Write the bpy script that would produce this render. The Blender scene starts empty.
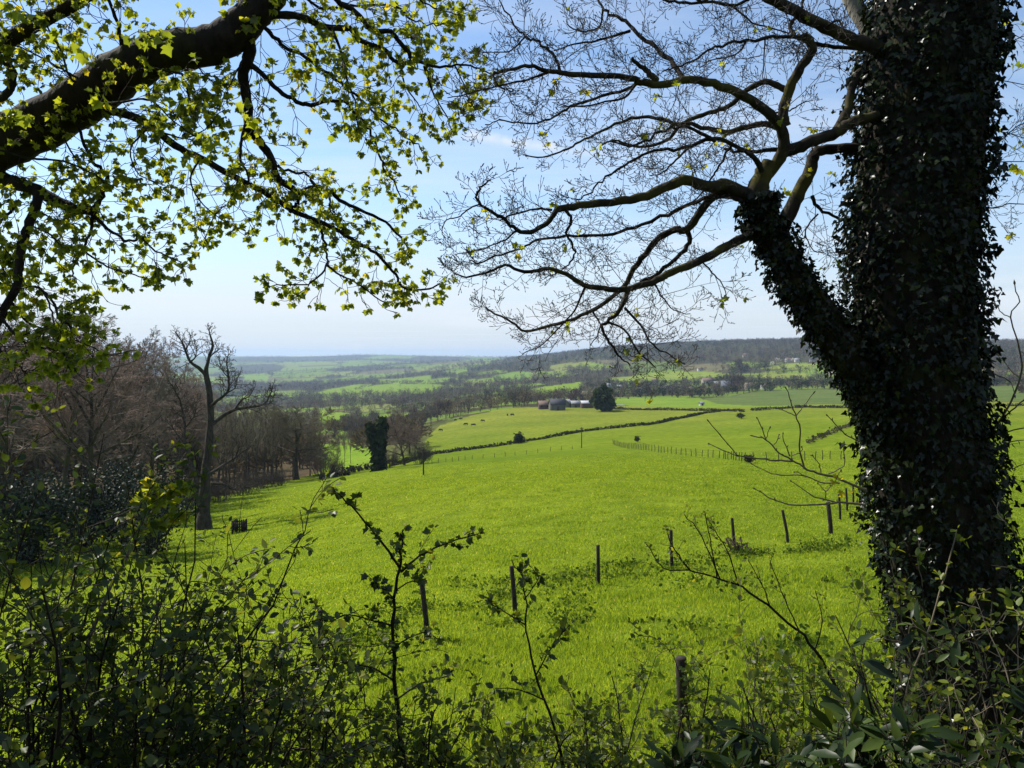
import bpy, math, random
import numpy as np
from mathutils import Vector

R = math.radians
sc = bpy.context.scene
COL = sc.collection
rng = np.random.default_rng(7)
random.seed(7)
F = 759.0
PITCH = math.atan(29 / F)
CP, SP = math.cos(PITCH), math.sin(PITCH)

# ------------------------------------------------------------------ camera mapping
def ray(px, py):
    x = (px - 512) / F
    v = (384 - py) / F
    return x, CP + v * SP, -SP + v * CP

def P(px, py, Y):
    x, y, z = ray(px, py)
    return np.array((x / y * Y, Y, z / y * Y))

def project(x, y, z):
    f = y * CP - z * SP
    f = np.where(f > 1e-3, f, 1e-3)
    u = y * SP + z * CP
    return 512 + F * x / f, 384 - F * u / f

# ------------------------------------------------------------------ small helpers
def nrm(a):
    a = np.asarray(a, float)
    return a / np.maximum(np.linalg.norm(a, axis=-1, keepdims=True), 1e-9)

def tag(o, label=None, cat=None, group=None, kind=None):
    if label: o['label'] = label
    if cat: o['category'] = cat
    if group: o['group'] = group
    if kind: o['kind'] = kind
    return o

def empty(name, loc, label=None, cat=None, group=None):
    o = bpy.data.objects.new(name, None)
    COL.objects.link(o)
    o.location = loc
    o.empty_display_size = 0.2
    return tag(o, label, cat, group)

def build_mesh(name, V, faces, mat, smooth=False, attrs=None, mats=None, mat_idx=None):
    """faces: list of int arrays (M,k)"""
    V = np.asarray(V, np.float32)
    me = bpy.data.meshes.new(name)
    faces = [np.asarray(f, np.int32) for f in faces if len(f)]
    nl = sum(f.size for f in faces); nf = sum(len(f) for f in faces)
    me.vertices.add(len(V)); me.vertices.foreach_set('co', V.ravel())
    me.loops.add(nl); me.polygons.add(nf)
    me.loops.foreach_set('vertex_index', np.concatenate([f.ravel() for f in faces]))
    tot = np.concatenate([np.full(len(f), f.shape[1], np.int32) for f in faces])
    st = np.zeros(nf, np.int32); st[1:] = np.cumsum(tot)[:-1]
    me.polygons.foreach_set('loop_start', st)
    me.polygons.foreach_set('loop_total', tot)
    if smooth:
        me.polygons.foreach_set('use_smooth', np.ones(nf, bool))
    for m in (mats or [mat]):
        me.materials.append(m)
    if mat_idx is not None:
        me.polygons.foreach_set('material_index', np.asarray(mat_idx, np.int32))
    if attrs:
        for k, a in attrs.items():
            a = np.asarray(a, np.float32)
            if a.ndim == 1:
                at = me.attributes.new(k, 'FLOAT', 'POINT'); at.data.foreach_set('value', a)
            else:
                if a.shape[1] == 3:
                    a = np.concatenate([a, np.ones((len(a), 1), np.float32)], 1)
                at = me.attributes.new(k, 'FLOAT_COLOR', 'POINT'); at.data.foreach_set('color', a.ravel())
    me.update(calc_edges=True)
    return me

def add_obj(name, me, parent=None, loc=None):
    o = bpy.data.objects.new(name, me)
    COL.objects.link(o)
    if parent is not None:
        o.parent = parent
    if loc is not None:
        o.location = loc
    return o

def mobj(name, V, faces, mat, parent=None, origin=None, **kw):
    """mesh object from world coordinates, relative to the parent's origin"""
    V = np.asarray(V, float)
    off = np.zeros(3)
    if parent is not None:
        q = parent
        while q is not None:
            off = off + np.array(q.location); q = q.parent
    elif origin is not None:
        off = np.asarray(origin, float)
    o = add_obj(name, build_mesh(name, V - off, faces, mat, **kw), parent)
    if parent is None and origin is not None:
        o.location = off
    return o

def tubes(polys, n=5, rnd=False):
    """polys: list of (pts(K,3), rad(K)) -> V, quads (batched by K)"""
    by = {}
    for p, r in polys:
        by.setdefault(len(p), []).append((p, r))
    Vs, Fs, base, rv = [], [], 0, []
    ang = np.arange(n) * 2 * math.pi / n
    ca, sa = np.cos(ang), np.sin(ang)
    for K, lst in by.items():
        Pt = np.array([p for p, r in lst], float); Rd = np.array([r for p, r in lst], float)
        N = len(lst)
        T = np.empty_like(Pt)
        T[:, 1:-1] = Pt[:, 2:] - Pt[:, :-2]
        T[:, 0] = Pt[:, 1] - Pt[:, 0]; T[:, -1] = Pt[:, -1] - Pt[:, -2]
        T = nrm(T)
        chord = nrm(Pt[:, -1] - Pt[:, 0])
        ax = np.argmin(np.abs(chord), axis=1)
        ref = np.zeros((N, 3)); ref[np.arange(N), ax] = 1
        U = ref[:, None, :] - (T @ ref[:, :, None]) * T
        U = nrm(U); W = np.cross(T, U)
        ring = (U[:, :, None, :] * ca[None, None, :, None] + W[:, :, None, :] * sa[None, None, :, None])
        V = Pt[:, :, None, :] + ring * Rd[:, :, None, None]
        idx = np.arange(N * K * n).reshape(N, K, n) + base
        a = idx[:, :-1, :]; b = np.roll(idx, -1, 2)[:, :-1, :]
        c = np.roll(idx, -1, 2)[:, 1:, :]; d = idx[:, 1:, :]
        Fs.append(np.stack([a, b, c, d], -1).reshape(-1, 4))
        Vs.append(V.reshape(-1, 3)); base += N * K * n
        if rnd:
            rv.append(np.repeat(rng.random(N), K * n))
    V = np.concatenate(Vs); Fq = np.concatenate(Fs)
    if rnd:
        return V, Fq, np.concatenate(rv)
    return V, Fq

def smooth_line(pts, sub=4):
    pts = np.asarray(pts, float)
    if len(pts) < 3:
        t = np.linspace(0, 1, sub + 1)[:, None]
        return pts[0] * (1 - t) + pts[-1] * t
    ext = np.vstack([2 * pts[0] - pts[1], pts, 2 * pts[-1] - pts[-2]])
    out = []
    for i in range(1, len(ext) - 2):
        p0, p1, p2, p3 = ext[i - 1:i + 3]
        for t in np.arange(sub) / sub:
            out.append(0.5 * (2 * p1 + (p2 - p0) * t + (2 * p0 - 5 * p1 + 4 * p2 - p3) * t * t + (3 * p1 - p0 - 3 * p2 + p3) * t ** 3))
    out.append(pts[-1])
    return np.array(out)

def box(V, Fq, x0, x1, y0, y1, z0, z1):
    b = len(V)
    V += [(x0, y0, z0), (x1, y0, z0), (x1, y1, z0), (x0, y1, z0), (x0, y0, z1), (x1, y0, z1), (x1, y1, z1), (x0, y1, z1)]
    Fq += [(b, b + 3, b + 2, b + 1), (b + 4, b + 5, b + 6, b + 7), (b, b + 1, b + 5, b + 4), (b + 1, b + 2, b + 6, b + 5),
           (b + 2, b + 3, b + 7, b + 6), (b + 3, b, b + 4, b + 7)]

# ------------------------------------------------------------------ leaves
def fan(outline, zc, zt=0.0, zfun=None):
    c = np.array([(0, 0.36, zc)])
    o = np.array([(x, y, zt * abs(x)) for x, y in outline])
    V = np.vstack([c, o])
    n = len(o)
    Ft = np.array([(0, 1 + i, 1 + (i + 1) % n) for i in range(n)])
    return V, Ft
def mirror(h):
    return h + [(-x, y) for x, y in reversed(h) if abs(x) > 1e-6]
SYC = fan(mirror([(0, 0), (.22, -.04), (.50, .08), (.38, .24), (.66, .50), (.36, .58), (.20, .76), (0, 1.02)]), -.06, .38)
IVY = fan(mirror([(0, 0.02), (.24, -.10), (.52, .16), (.27, .40), (.15, .72), (0, 1.0)]), -.05, -.12)
OVA = (np.array([(0, 0, 0), (.26, .22, .06), (.33, .52, .07), (.16, .85, .02), (0, 1, -.06), (-.16, .85, .02), (-.33, .52, .07), (-.26, .22, .06), (0, .5, -.02)]),
       np.array([(8, 0, 1), (8, 1, 2), (8, 2, 3), (8, 3, 4), (8, 4, 5), (8, 5, 6), (8, 6, 7), (8, 7, 0)]))
LAU = (np.array([(0, 0, 0), (.10, .18, .03), (.17, .5, .02), (.10, .82, -.06), (0, 1, -.14), (-.10, .82, -.06), (-.17, .5, .02), (-.10, .18, .03), (0, .18, 0), (0, .5, -.02), (0, .82, -.09)]),
       np.array([(0, 1, 8), (1, 2, 9), (1, 9, 8), (2, 3, 10), (2, 10, 9), (3, 4, 10), (4, 5, 10), (5, 6, 9), (5, 9, 10), (6, 7, 8), (6, 8, 9), (7, 0, 8)]))
QUAD = (np.array([(-.5, 0, 0), (.5, 0, 0), (.45, 1, 0.08), (-.45, 1, -0.05)]), np.array([(0, 1, 2), (0, 2, 3)]))

def leaves(tpl, pos, axis, normal, size, rnd=None):
    T, Ft = tpl
    pos = np.asarray(pos, float); N = len(pos)
    y = nrm(axis)
    n = np.asarray(normal, float); n = n - (n * y).sum(1, keepdims=True) * y; n = nrm(n)
    x = np.cross(y, n)
    M = np.stack([x, y, n], 1)           # rows = basis
    V = (T[None, :, :] @ M) * np.asarray(size, float)[:, None, None] + pos[:, None, :]
    Fa = Ft[None] + (np.arange(N) * len(T))[:, None, None]
    if rnd is None: rnd = rng.random(N)
    return V.reshape(-1, 3), Fa.reshape(-1, 3), np.repeat(rnd, len(T))

def rvec(n):
    return nrm(rng.normal(size=(n, 3)))

# ------------------------------------------------------------------ branching
class Cfg:
    def __init__(s, **k): s.__dict__.update(k)

def grow(out, tips, p, d, L, r, lev, c, nodes=None):
    n = c.seg[lev]; wig = c.wig[lev]; up = c.up[lev]
    px, py, pz = p; dx, dy, dz = d
    step = L / n
    pts = [(px, py, pz)]; rad = [r]; dirs = [(dx, dy, dz)]
    tap = c.taper
    g = random.gauss
    for i in range(n):
        dx += g(0, wig); dy += g(0, wig); dz += g(0, wig) + up
        l = math.sqrt(dx * dx + dy * dy + dz * dz) or 1
        dx /= l; dy /= l; dz /= l
        px += dx * step; py += dy * step; pz += dz * step
        pts.append((px, py, pz)); rad.append(max(r * (1 - (1 - tap) * (i + 1) / n), c.rmin)); dirs.append((dx, dy, dz))
    out.setdefault(lev, []).append((pts, rad))
    if nodes is not None and lev >= c.leaf_from:
        for i in range(1, n + 1): nodes.append((pts[i], dirs[i]))
    if lev >= c.maxlev:
        tips.append((pts[-1], dirs[-1])); return
    spawn(out, tips, pts, rad, dirs, L, lev, c, nodes)

def spawn(out, tips, pts, rad, dirs, L, lev, c, nodes=None, count=None, Lc=None):
    k = count if count is not None else c.nch[lev]
    k = max(1, int(k + random.uniform(-.5, .5) * min(k * .5, 3) + .5)) if count is None else count
    n = len(pts) - 1
    side = random.uniform(0, 6.28)
    for j in range(k):
        t = c.t0[lev] + (1 - c.t0[lev]) * (j + random.random()) / k
        f = min(t * n, n - 1e-4); i = int(f); f -= i
        a, b = pts[i], pts[i + 1]
        q = (a[0] + (b[0] - a[0]) * f, a[1] + (b[1] - a[1]) * f, a[2] + (b[2] - a[2]) * f)
        d = dirs[min(i + 1, n)]
        side += 2.4 + random.uniform(-.5, .5)
        ang = R(random.gauss(c.ang[lev], 11)) * (1.0 if t < .95 else .5)
        # perpendicular basis
        if abs(d[2]) < .9: e = (d[1], -d[0], 0.0)
        else: e = (0.0, d[2], -d[1])
        l = math.sqrt(e[0] ** 2 + e[1] ** 2 + e[2] ** 2); e = (e[0] / l, e[1] / l, e[2] / l)
        w = (d[1] * e[2] - d[2] * e[1], d[2] * e[0] - d[0] * e[2], d[0] * e[1] - d[1] * e[0])
        cs, sn = math.cos(side), math.sin(side)
        ca, sa = math.cos(ang), math.sin(ang)
        cd = tuple(d[m] * ca + (e[m] * cs + w[m] * sn) * sa for m in range(3))
        ll = (Lc if Lc is not None else L * c.lr[lev]) * (1.15 - .65 * t) * random.uniform(.65, 1.2)
        rr = max(min(rad[i] * .72, ll * c.rl), c.rmin)
        grow(out, tips, q, cd, ll, rr, lev + 1, c, nodes)

# ------------------------------------------------------------------ materials
def newmat(name):
    m = bpy.data.materials.new(name); m.use_nodes = True
    nt = m.node_tree; nt.nodes.clear()
    out = nt.nodes.new('ShaderNodeOutputMaterial')
    return m, nt, out

def node(nt, t, **k):
    n = nt.nodes.new(t)
    for a, v in k.items():
        if a.startswith('in_'):
            key = a[3:]; key = int(key) if key.isdigit() else key.replace('_', ' ')
            n.inputs[key].default_value = v
        else: setattr(n, a, v)
    return n

def ramp(nt, stops, fac=None):
    n = nt.nodes.new('ShaderNodeValToRGB')
    el = n.color_ramp.elements
    while len(el) > 1: el.remove(el[-1])
    el[0].position = stops[0][0]; el[0].color = (*stops[0][1], 1)
    for p, c in stops[1:]:
        e = el.new(p); e.color = (*c, 1)
    if fac is not None: nt.links.new(fac, n.inputs[0])
    return n

def leaf_mat(name, stops, trans=0.5, tboost=1.6, gloss=0.05, rough=0.4, tshift=(1.15, 1.0, .5)):
    m, nt, out = newmat(name)
    at = node(nt, 'ShaderNodeAttribute', attribute_name='rnd')
    cr = ramp(nt, stops, at.outputs['Fac'])
    df = node(nt, 'ShaderNodeBsdfDiffuse'); nt.links.new(cr.outputs[0], df.inputs[0])
    tm = node(nt, 'ShaderNodeMixRGB', blend_type='MULTIPLY'); tm.inputs[0].default_value = 1
    nt.links.new(cr.outputs[0], tm.inputs[1]); tm.inputs[2].default_value = (tboost * tshift[0], tboost * tshift[1], tboost * tshift[2], 1)
    tr = node(nt, 'ShaderNodeBsdfTranslucent'); nt.links.new(tm.outputs[0], tr.inputs[0])
    mx = node(nt, 'ShaderNodeMixShader'); mx.inputs[0].default_value = trans
    nt.links.new(df.outputs[0], mx.inputs[1]); nt.links.new(tr.outputs[0], mx.inputs[2])
    gl = node(nt, 'ShaderNodeBsdfGlossy'); gl.inputs['Roughness'].default_value = rough
    m2 = node(nt, 'ShaderNodeMixShader'); m2.inputs[0].default_value = gloss
    nt.links.new(mx.outputs[0], m2.inputs[1]); nt.links.new(gl.outputs[0], m2.inputs[2])
    nt.links.new(m2.outputs[0], out.inputs[0])
    return m

def bark_mat(name, c1, c2, moss=None, scale=12, bump=0.4, rough=.9, mossth=(.5, .62)):
    m, nt, out = newmat(name)
    tc = node(nt, 'ShaderNodeTexCoord')
    mp = node(nt, 'ShaderNodeMapping'); mp.inputs['Scale'].default_value = (1, 1, .45)
    nt.links.new(tc.outputs['Object'], mp.inputs[0])
    nz = node(nt, 'ShaderNodeTexNoise'); nz.inputs['Scale'].default_value = scale; nz.inputs['Detail'].default_value = 5
    nt.links.new(mp.outputs[0], nz.inputs[0])
    cr = ramp(nt, [(.3, c1), (.7, c2)], nz.outputs[0])
    col = cr.outputs[0]
    if moss:
        n2 = node(nt, 'ShaderNodeTexNoise'); n2.inputs['Scale'].default_value = scale * .25; n2.inputs['Detail'].default_value = 6
        nt.links.new(tc.outputs['Object'], n2.inputs[0])
        r2 = ramp(nt, [(mossth[0], (0, 0, 0)), (mossth[1], (1, 1, 1))], n2.outputs[0])
        mx = node(nt, 'ShaderNodeMixRGB'); nt.links.new(r2.outputs[0], mx.inputs[0]); nt.links.new(col, mx.inputs[1])
        mx.inputs[2].default_value = (*moss, 1); col = mx.outputs[0]
    b = node(nt, 'ShaderNodeBsdfPrincipled'); b.inputs['Roughness'].default_value = rough
    b.inputs['Specular IOR Level'].default_value = .15
    nt.links.new(col, b.inputs['Base Color'])
    bp = node(nt, 'ShaderNodeBump'); bp.inputs['Strength'].default_value = bump; bp.inputs['Distance'].default_value = .03
    nt.links.new(nz.outputs[0], bp.inputs['Height']); nt.links.new(bp.outputs[0], b.inputs['Normal'])
    nt.links.new(b.outputs[0], out.inputs[0])
    return m

def plain_mat(name, c, rough=.8, var=.25, scale=3.0, spec=.2):
    m, nt, out = newmat(name)
    tc = node(nt, 'ShaderNodeTexCoord')
    nz = node(nt, 'ShaderNodeTexNoise'); nz.inputs['Scale'].default_value = scale; nz.inputs['Detail'].default_value = 4
    nt.links.new(tc.outputs['Object'], nz.inputs[0])
    cr = ramp(nt, [(.25, tuple(x * (1 - var) for x in c)), (.75, tuple(min(1, x * (1 + var)) for x in c))], nz.outputs[0])
    b = node(nt, 'ShaderNodeBsdfPrincipled'); b.inputs['Roughness'].default_value = rough
    b.inputs['Specular IOR Level'].default_value = spec
    nt.links.new(cr.outputs[0], b.inputs['Base Color']); nt.links.new(b.outputs[0], out.inputs[0])
    return m

def attr_leaf_mat(name, attr='col', trans=.14, tboost=1.4):
    m, nt, out = newmat(name)
    at = node(nt, 'ShaderNodeAttribute', attribute_name=attr)
    df = node(nt, 'ShaderNodeBsdfDiffuse'); nt.links.new(at.outputs['Color'], df.inputs[0])
    tm = node(nt, 'ShaderNodeMixRGB', blend_type='MULTIPLY'); tm.inputs[0].default_value = 1
    nt.links.new(at.outputs['Color'], tm.inputs[1]); tm.inputs[2].default_value = (tboost, tboost, tboost * .6, 1)
    tr = node(nt, 'ShaderNodeBsdfTranslucent'); nt.links.new(tm.outputs[0], tr.inputs[0])
    mx = node(nt, 'ShaderNodeMixShader'); mx.inputs[0].default_value = trans
    nt.links.new(df.outputs[0], mx.inputs[1]); nt.links.new(tr.outputs[0], mx.inputs[2])
    nt.links.new(mx.outputs[0], out.inputs[0])
    return m

M = {}
M['bark_dark'] = bark_mat('dark_bark', (.012, .010, .008), (.036, .029, .021), moss=(.035, .036, .010), scale=14, mossth=(.55, .7), bump=1.0)
M['bark_moss'] = bark_mat('mossy_bark', (.016, .013, .009), (.05, .042, .028), moss=(.075, .068, .016), scale=14, mossth=(.50, .64))
M['bark_pale'] = bark_mat('pale_bark', (.16, .14, .11), (.30, .27, .22), scale=14)
M['twig_dark'] = plain_mat('dark_twig', (.035, .027, .02), var=.3, scale=8)
M['twig_bud'] = plain_mat('grey_brown_twig', (.050, .040, .031), var=.3, scale=8)
M['twig_shoot'] = plain_mat('pale_brown_shoot', (.16, .13, .085), var=.3, scale=14, rough=.6)
M['bark_wood'] = bark_mat('grey_brown_bark', (.035, .028, .022), (.09, .072, .055), moss=(.07, .07, .025), scale=2.5)
M['bark_dead'] = bark_mat('grey_dead_bark', (.024, .020, .016), (.075, .062, .048), scale=5, bump=.8)
M['twig_wood'] = plain_mat('brown_wood_twig', (.185, .130, .098), var=.3, scale=.3)
M['twig_grey'] = plain_mat('grey_wood_twig', (.165, .135, .10), var=.3, scale=.3)
M['twig_olive'] = plain_mat('olive_brown_wood_twig', (.155, .128, .078), var=.3, scale=.3)
M['twig_oak'] = plain_mat('olive_oak_twig', (.115, .095, .048), var=.3, scale=.3)
M['leaf_syc'] = leaf_mat('young_sycamore_leaf', [(0, (.055, .082, .010)), (.4, (.11, .145, .013)), (.8, (.17, .20, .016)), (1, (.27, .22, .015))], trans=.62, tboost=2.6, gloss=.03)
M['leaf_ivy'] = leaf_mat('ivy_leaf', [(0, (.006, .010, .005)), (.7, (.012, .020, .008)), (1, (.028, .040, .012))], trans=.10, tboost=1.2, gloss=.018, rough=.26)
M['leaf_shrub'] = leaf_mat('shrub_leaf', [(0, (.020, .036, .010)), (.5, (.042, .066, .014)), (.85, (.085, .115, .018)), (1, (.19, .20, .02))], trans=.45, tboost=2.0, gloss=.025, rough=.4)
M['leaf_bramble'] = leaf_mat('bramble_leaf', [(0, (.040, .064, .012)), (.6, (.085, .115, .018)), (.92, (.14, .17, .022)), (1, (.26, .26, .02))], trans=.48, tboost=2.0, gloss=.02, rough=.45)
M['leaf_fresh'] = leaf_mat('fresh_hazel_leaf', [(0, (.07, .11, .018)), (.6, (.135, .175, .022)), (1, (.25, .26, .025))], trans=.48, tboost=1.9, gloss=.025, rough=.45)
M['leaf_laurel'] = leaf_mat('laurel_leaf', [(0, (.009, .018, .006)), (.7, (.020, .038, .009)), (1, (.075, .11, .02))], trans=.28, tboost=1.9, gloss=.02, rough=.4)
M['leaf_holly'] = leaf_mat('evergreen_leaf', [(0, (.008, .014, .007)), (.7, (.018, .03, .012)), (1, (.04, .055, .02))], trans=.1, tboost=1.2, gloss=.035, rough=.5)
M['post'] = bark_mat('weathered_post', (.018, .015, .011), (.050, .041, .031), scale=9, bump=.3)
M['far'] = attr_leaf_mat('far_tree_foliage')
# ------------------------------------------------------------------ terrain: heights by direction and distance
NEAR = [(0.5, -1.65), (1.5, -1.70), (3, -2.2), (5, -3.2)]
TAB = {
 0:   [(8.3, -4.9), (17, -7.5), (27, -9.3)] + [(70, 528, 1), (120, 507, 1), (230, 470, 1), (400, 437, 1), (1000, 412, 1), (2500, 389, 1), (5000, 371, 1), (9000, 358, 1), (13500, 358, 1)],
 200: [(8.3, -4.8), (17, -7.0), (27, -8.7)] + [(70, 528, 1), (120, 500, 1), (200, 480, 1), (350, 455, 1), (600, 430, 1), (1000, 412, 1), (1800, 397, 1), (3000, 384, 1), (5000, 371, 1), (9000, 357, 1), (13500, 358, 1)],
 300: [(8.3, -4.7), (17, -6.8), (27, -8.1), (70, 505, 1), (120, 488, 1), (200, 475, 1), (350, 455, 1), (600, 427, 1), (1000, 408, 1), (1800, 395, 1), (3000, 382, 1), (5000, 369, 1), (9000, 356, 1), (13500, 358, 1)],
 400: [(8.3, -4.6), (16.5, -6.2), (27, -7.6), (70, 486, 1), (120, 468, 1), (200, 460, 1), (260, 450, 1), (350, 437, 1), (450, 430, 1), (600, 418, 1), (1000, 403, 1), (1500, 393, 1), (2200, 382, 1), (3000, 374, 1), (4500, 366, 1), (9000, 354.5, 1), (13500, 357, 1)],
 512: [(8.3, -4.6), (17, -6.3), (20, -6.7), (27, -7.4), (50, 495, 1), (70, 477, 1), (114, 462, 1), (230, 447, 1), (300, 430, 1), (380, 415, 1), (450, 405, 1), (520, 404.5, 1), (700, 400, 1), (1000, 392, 1), (1400, 384, 1), (2000, 373, 1), (2600, 364, 1), (3000, 360, 1), (3400, 360, 1), (9000, 358.5, 1), (13500, 358.5, 1)],
 600: [(8.3, -4.5), (17, -5.9), (22.8, -6.9), (27, -7.1), (50, 487, 1), (70, 469, 1), (114, 455, 1), (200, 440, 1), (270, 427, 1), (350, 417, 1), (450, 406, 1), (520, 405.5, 1), (700, 398, 1), (1000, 388, 1), (1400, 377, 1), (1900, 362, 1), (2400, 349, 1), (2800, 349, 1), (9000, 352, 1), (13500, 352, 1)],
 700: [(8.3, -4.4), (17, -5.7), (24, -6.7), (27, -6.95), (50, 485, 1), (70, 470, 1), (112, 458, 1), (200, 437, 1), (300, 419, 1), (350, 411, 1), (450, 405, 1), (600, 399, 1), (800, 391, 1), (1000, 385, 1), (1300, 375, 1), (1700, 358, 1), (2200, 343, 1), (2600, 343.5, 1), (13500, 350, 1)],
 840: [(8.3, -4.3), (17, -5.5), (27, -6.7), (31, -7.0), (50, 492, 1), (70, 478, 1), (100, 462, 1), (150, 440, 1), (220, 423, 1), (300, 411, 1), (400, 406.5, 1), (550, 399, 1), (700, 390, 1), (1000, 380, 1), (1300, 366, 1), (1700, 352, 1), (2200, 340, 1), (2600, 341, 1), (13500, 350, 1)],
 1024: [(8.3, -4.3), (17, -5.5), (27, -6.8), (70, 475, 1), (150, 440, 1), (300, 412, 1), (550, 395, 1), (1000, 378, 1), (1700, 352, 1), (2200, 344, 1), (2600, 344, 1), (13500, 350, 1)],
}
AZG = np.radians(np.arange(-40, 40.01, .5))
LRG = np.linspace(math.log(.5), math.log(14000), 260)
def _terrain_grid():
    cols, azc = [], []
    for px in sorted(TAB):
        az = math.atan((px - 512) / F); ca = math.cos(az)
        rs, zs = [], []
        for e in NEAR + TAB[px]:
            if len(e) == 2: r, z = e
            else:
                r, y, _ = e
                v = (384 - y) / F
                z = (-SP + v * CP) / (CP + v * SP) * r * ca
            rs.append(math.log(r)); zs.append(z)
        cols.append(np.interp(LRG, rs, zs)); azc.append(az)
    cols = np.array(cols); azc = np.array(azc)
    G = np.array([[np.interp(a, azc, cols[:, j]) for j in range(len(LRG))] for a in AZG])
    # scale-free smoothing: smooth the slope z/r, not z
    S = G / np.exp(LRG)[None]
    def blur(A, s, ax):
        k = np.arange(-3 * s, 3 * s + 1); w = np.exp(-.5 * (k / s) ** 2); w /= w.sum()
        pad = [(0, 0), (0, 0)]; pad[ax] = (3 * s, 3 * s)
        A2 = np.pad(A, pad, mode='edge')
        out = np.zeros_like(A)
        for i, ww in enumerate(w):
            out += ww * np.take(A2, np.arange(i, i + A.shape[ax]), axis=ax)
        return out
    return blur(blur(S, 4, 0), 2, 1)
TG = _terrain_grid()

def terrain(x, y):
    x = np.asarray(x, float); y = np.asarray(y, float)
    r = np.maximum(np.hypot(x, y), .5); az = np.arctan2(x, y)
    a = np.clip((az - AZG[0]) / (AZG[1] - AZG[0]), 0, len(AZG) - 1.001)
    l = np.clip((np.log(r) - LRG[0]) / (LRG[1] - LRG[0]), 0, len(LRG) - 1.001)
    i = a.astype(int); j = l.astype(int); fa = a - i; fl = l - j
    s = (TG[i, j] * (1 - fa) + TG[i + 1, j] * fa) * (1 - fl) + (TG[i, j + 1] * (1 - fa) + TG[i + 1, j + 1] * fa) * fl
    z = s * r
    b = np.clip((np.abs(az) - R(60)) / R(60), 0, 1); b = b * b * (3 - 2 * b)
    z = z * (1 - b) + b * (-1.65 - .004 * r)
    w = np.clip((r - 6) / 20, 0, 1) * np.clip((600 - r) / 300, 0, 1)
    z = z + w * (.07 * np.sin(x * .55 + .8 * np.sin(y * .3)) * np.sin(y * .47 + 1.3) + .05 * np.sin(x * 1.3 + y * .9) * np.sin(y * 1.7 - x * .6) + .16 * np.sin(x * .11 + 2) * np.sin(y * .13))
    far = np.clip((r - 2500) / 3000, 0, 1)
    z = z + far * (9 * np.sin(x * .0031) * np.sin(y * .0023 + 1) + 6 * np.sin(x * .0011 + y * .002))
    return z

_RS = np.geomspace(2, 13000, 5000)
def hit(px, py):
    x, y, z = ray(px, py)
    h = math.hypot(x, y)
    X = x / h * _RS; Y = y / h * _RS; Z = z / h * _RS
    k = np.argmax(terrain(X, Y) >= Z)
    return np.array((X[k], Y[k], float(terrain(X[k], Y[k]))))
def at_r(px, r):
    az = math.atan((px - 512) / F)
    x, y = r * math.sin(az), r * math.cos(az)
    return np.array((x, y, float(terrain(x, y))))

# ------------------------------------------------------------------ what grows where (outlines of the fields)
FIELDS = [  # polygon, albedo, r range
 ([(704,398.6),(749,394.7),(784,389.7),(900,389),(1030,385),(1030,401),(841,404),(784,405.6),(741,405.6),(709,405)], (.085,.125,.04), (400, 1200)),
 ([(755,374),(806,373),(809,381),(771,381),(763,377)], (.17,.21,.05), (480, 3000)),
 ([(757,369),(784,364),(815,363),(817,368),(805,370),(784,369)], (.16,.21,.045), (480, 3000)),
 ([(815,380),(826,376),(850,374),(850,383)], (.14,.20,.04), (480, 3000)),
 ([(602,380),(661,372),(705,371),(729,374),(730,377),(698,381),(620,385)], (.16,.215,.04), (480, 3000)),
 ([(596,364),(617,366),(600,369.5)], (.15,.2,.04), (480, 3000)),
 ([(615,397.5),(700,398),(717,404),(760,406),(850,405.5),(850,408),(700,408),(615,405)], (.13,.21,.03), (400, 900)),
 ([(390,379.5),(435,375),(428,382),(390,383)], (.13,.2,.035), (480, 5000)),
 ([(390,384),(428,384),(453,385),(435,393),(390,395)], (.13,.21,.03), (480, 5000)),
 ([(441,373),(468,369.4),(464,374),(446,375)], (.13,.2,.035), (480, 5000)),
 ([(491,376),(516,371.6),(531,372),(531,380),(507,381)], (.12,.2,.04), (480, 5000)),
 ([(538,371),(583,374),(556,377),(538,375)], (.13,.2,.04), (480, 5000)),
 ([(525,389.6),(556,385),(583,381.8),(576,394),(536,394)], (.14,.22,.03), (480, 5000)),
 ([(574,365),(592,362.7),(617,366),(592,370.5)], (.14,.21,.035), (480, 5000)),
 ([(468,401),(502,396),(516,401),(480,404)], (.13,.2,.03), (480, 5000)),
 ([(601,379.5),(620,377),(620,385)], (.15,.2,.04), (480, 5000)),
 ([(464,380.6),(489,380.6),(491,387),(466,385)], (.16,.2,.06), (480, 5000)),
 ([(415,410),(426,405),(424,414)], (.13,.2,.03), (480, 5000)),
 ([(165,374),(228,379),(223,384),(180,382.5)], (.14,.22,.04), (480, 7000)),
 ([(243,376),(270,376),(267,381),(245,381)], (.14,.22,.04), (480, 7000)),
 ([(267,393.5),(311,393.5),(352,385),(375,383.7),(352,391),(321,397),(267,398)], (.14,.22,.03), (480, 7000)),
 ([(352,391),(375,385),(400,382.5),(400,394.7),(357,394.7)], (.14,.22,.03), (480, 7000)),
 ([(318,410.5),(350,413),(345,434),(318,420)], (.14,.22,.03), (300, 2000)),
 ([(315,443.5),(372,446),(372,468),(322,472)], (.13,.22,.025), (120, 600)),
 ([(338,440),(360,437),(357,445)], (.13,.21,.03), (200, 1000)),
 ([(376,379),(400,379),(400,382),(380,383)], (.14,.21,.04), (480, 7000)),
 ([(340,374),(365,374),(365,376),(340,376)], (.15,.2,.06), (480, 9000)),
 ([(225,398),(262,394),(262,400),(225,404)], (.13,.2,.03), (480, 9000)),
]
def in_poly(px, py, poly):
    c = np.zeros(px.shape, bool)
    n = len(poly)
    for i in range(n):
        x0, y0 = poly[i]; x1, y1 = poly[(i + 1) % n]
        if y0 == y1: continue
        t = ((y0 > py) != (y1 > py)) & (px < (x1 - x0) * (py - y0) / (y1 - y0) + x0)
        c ^= t
    return c

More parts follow.
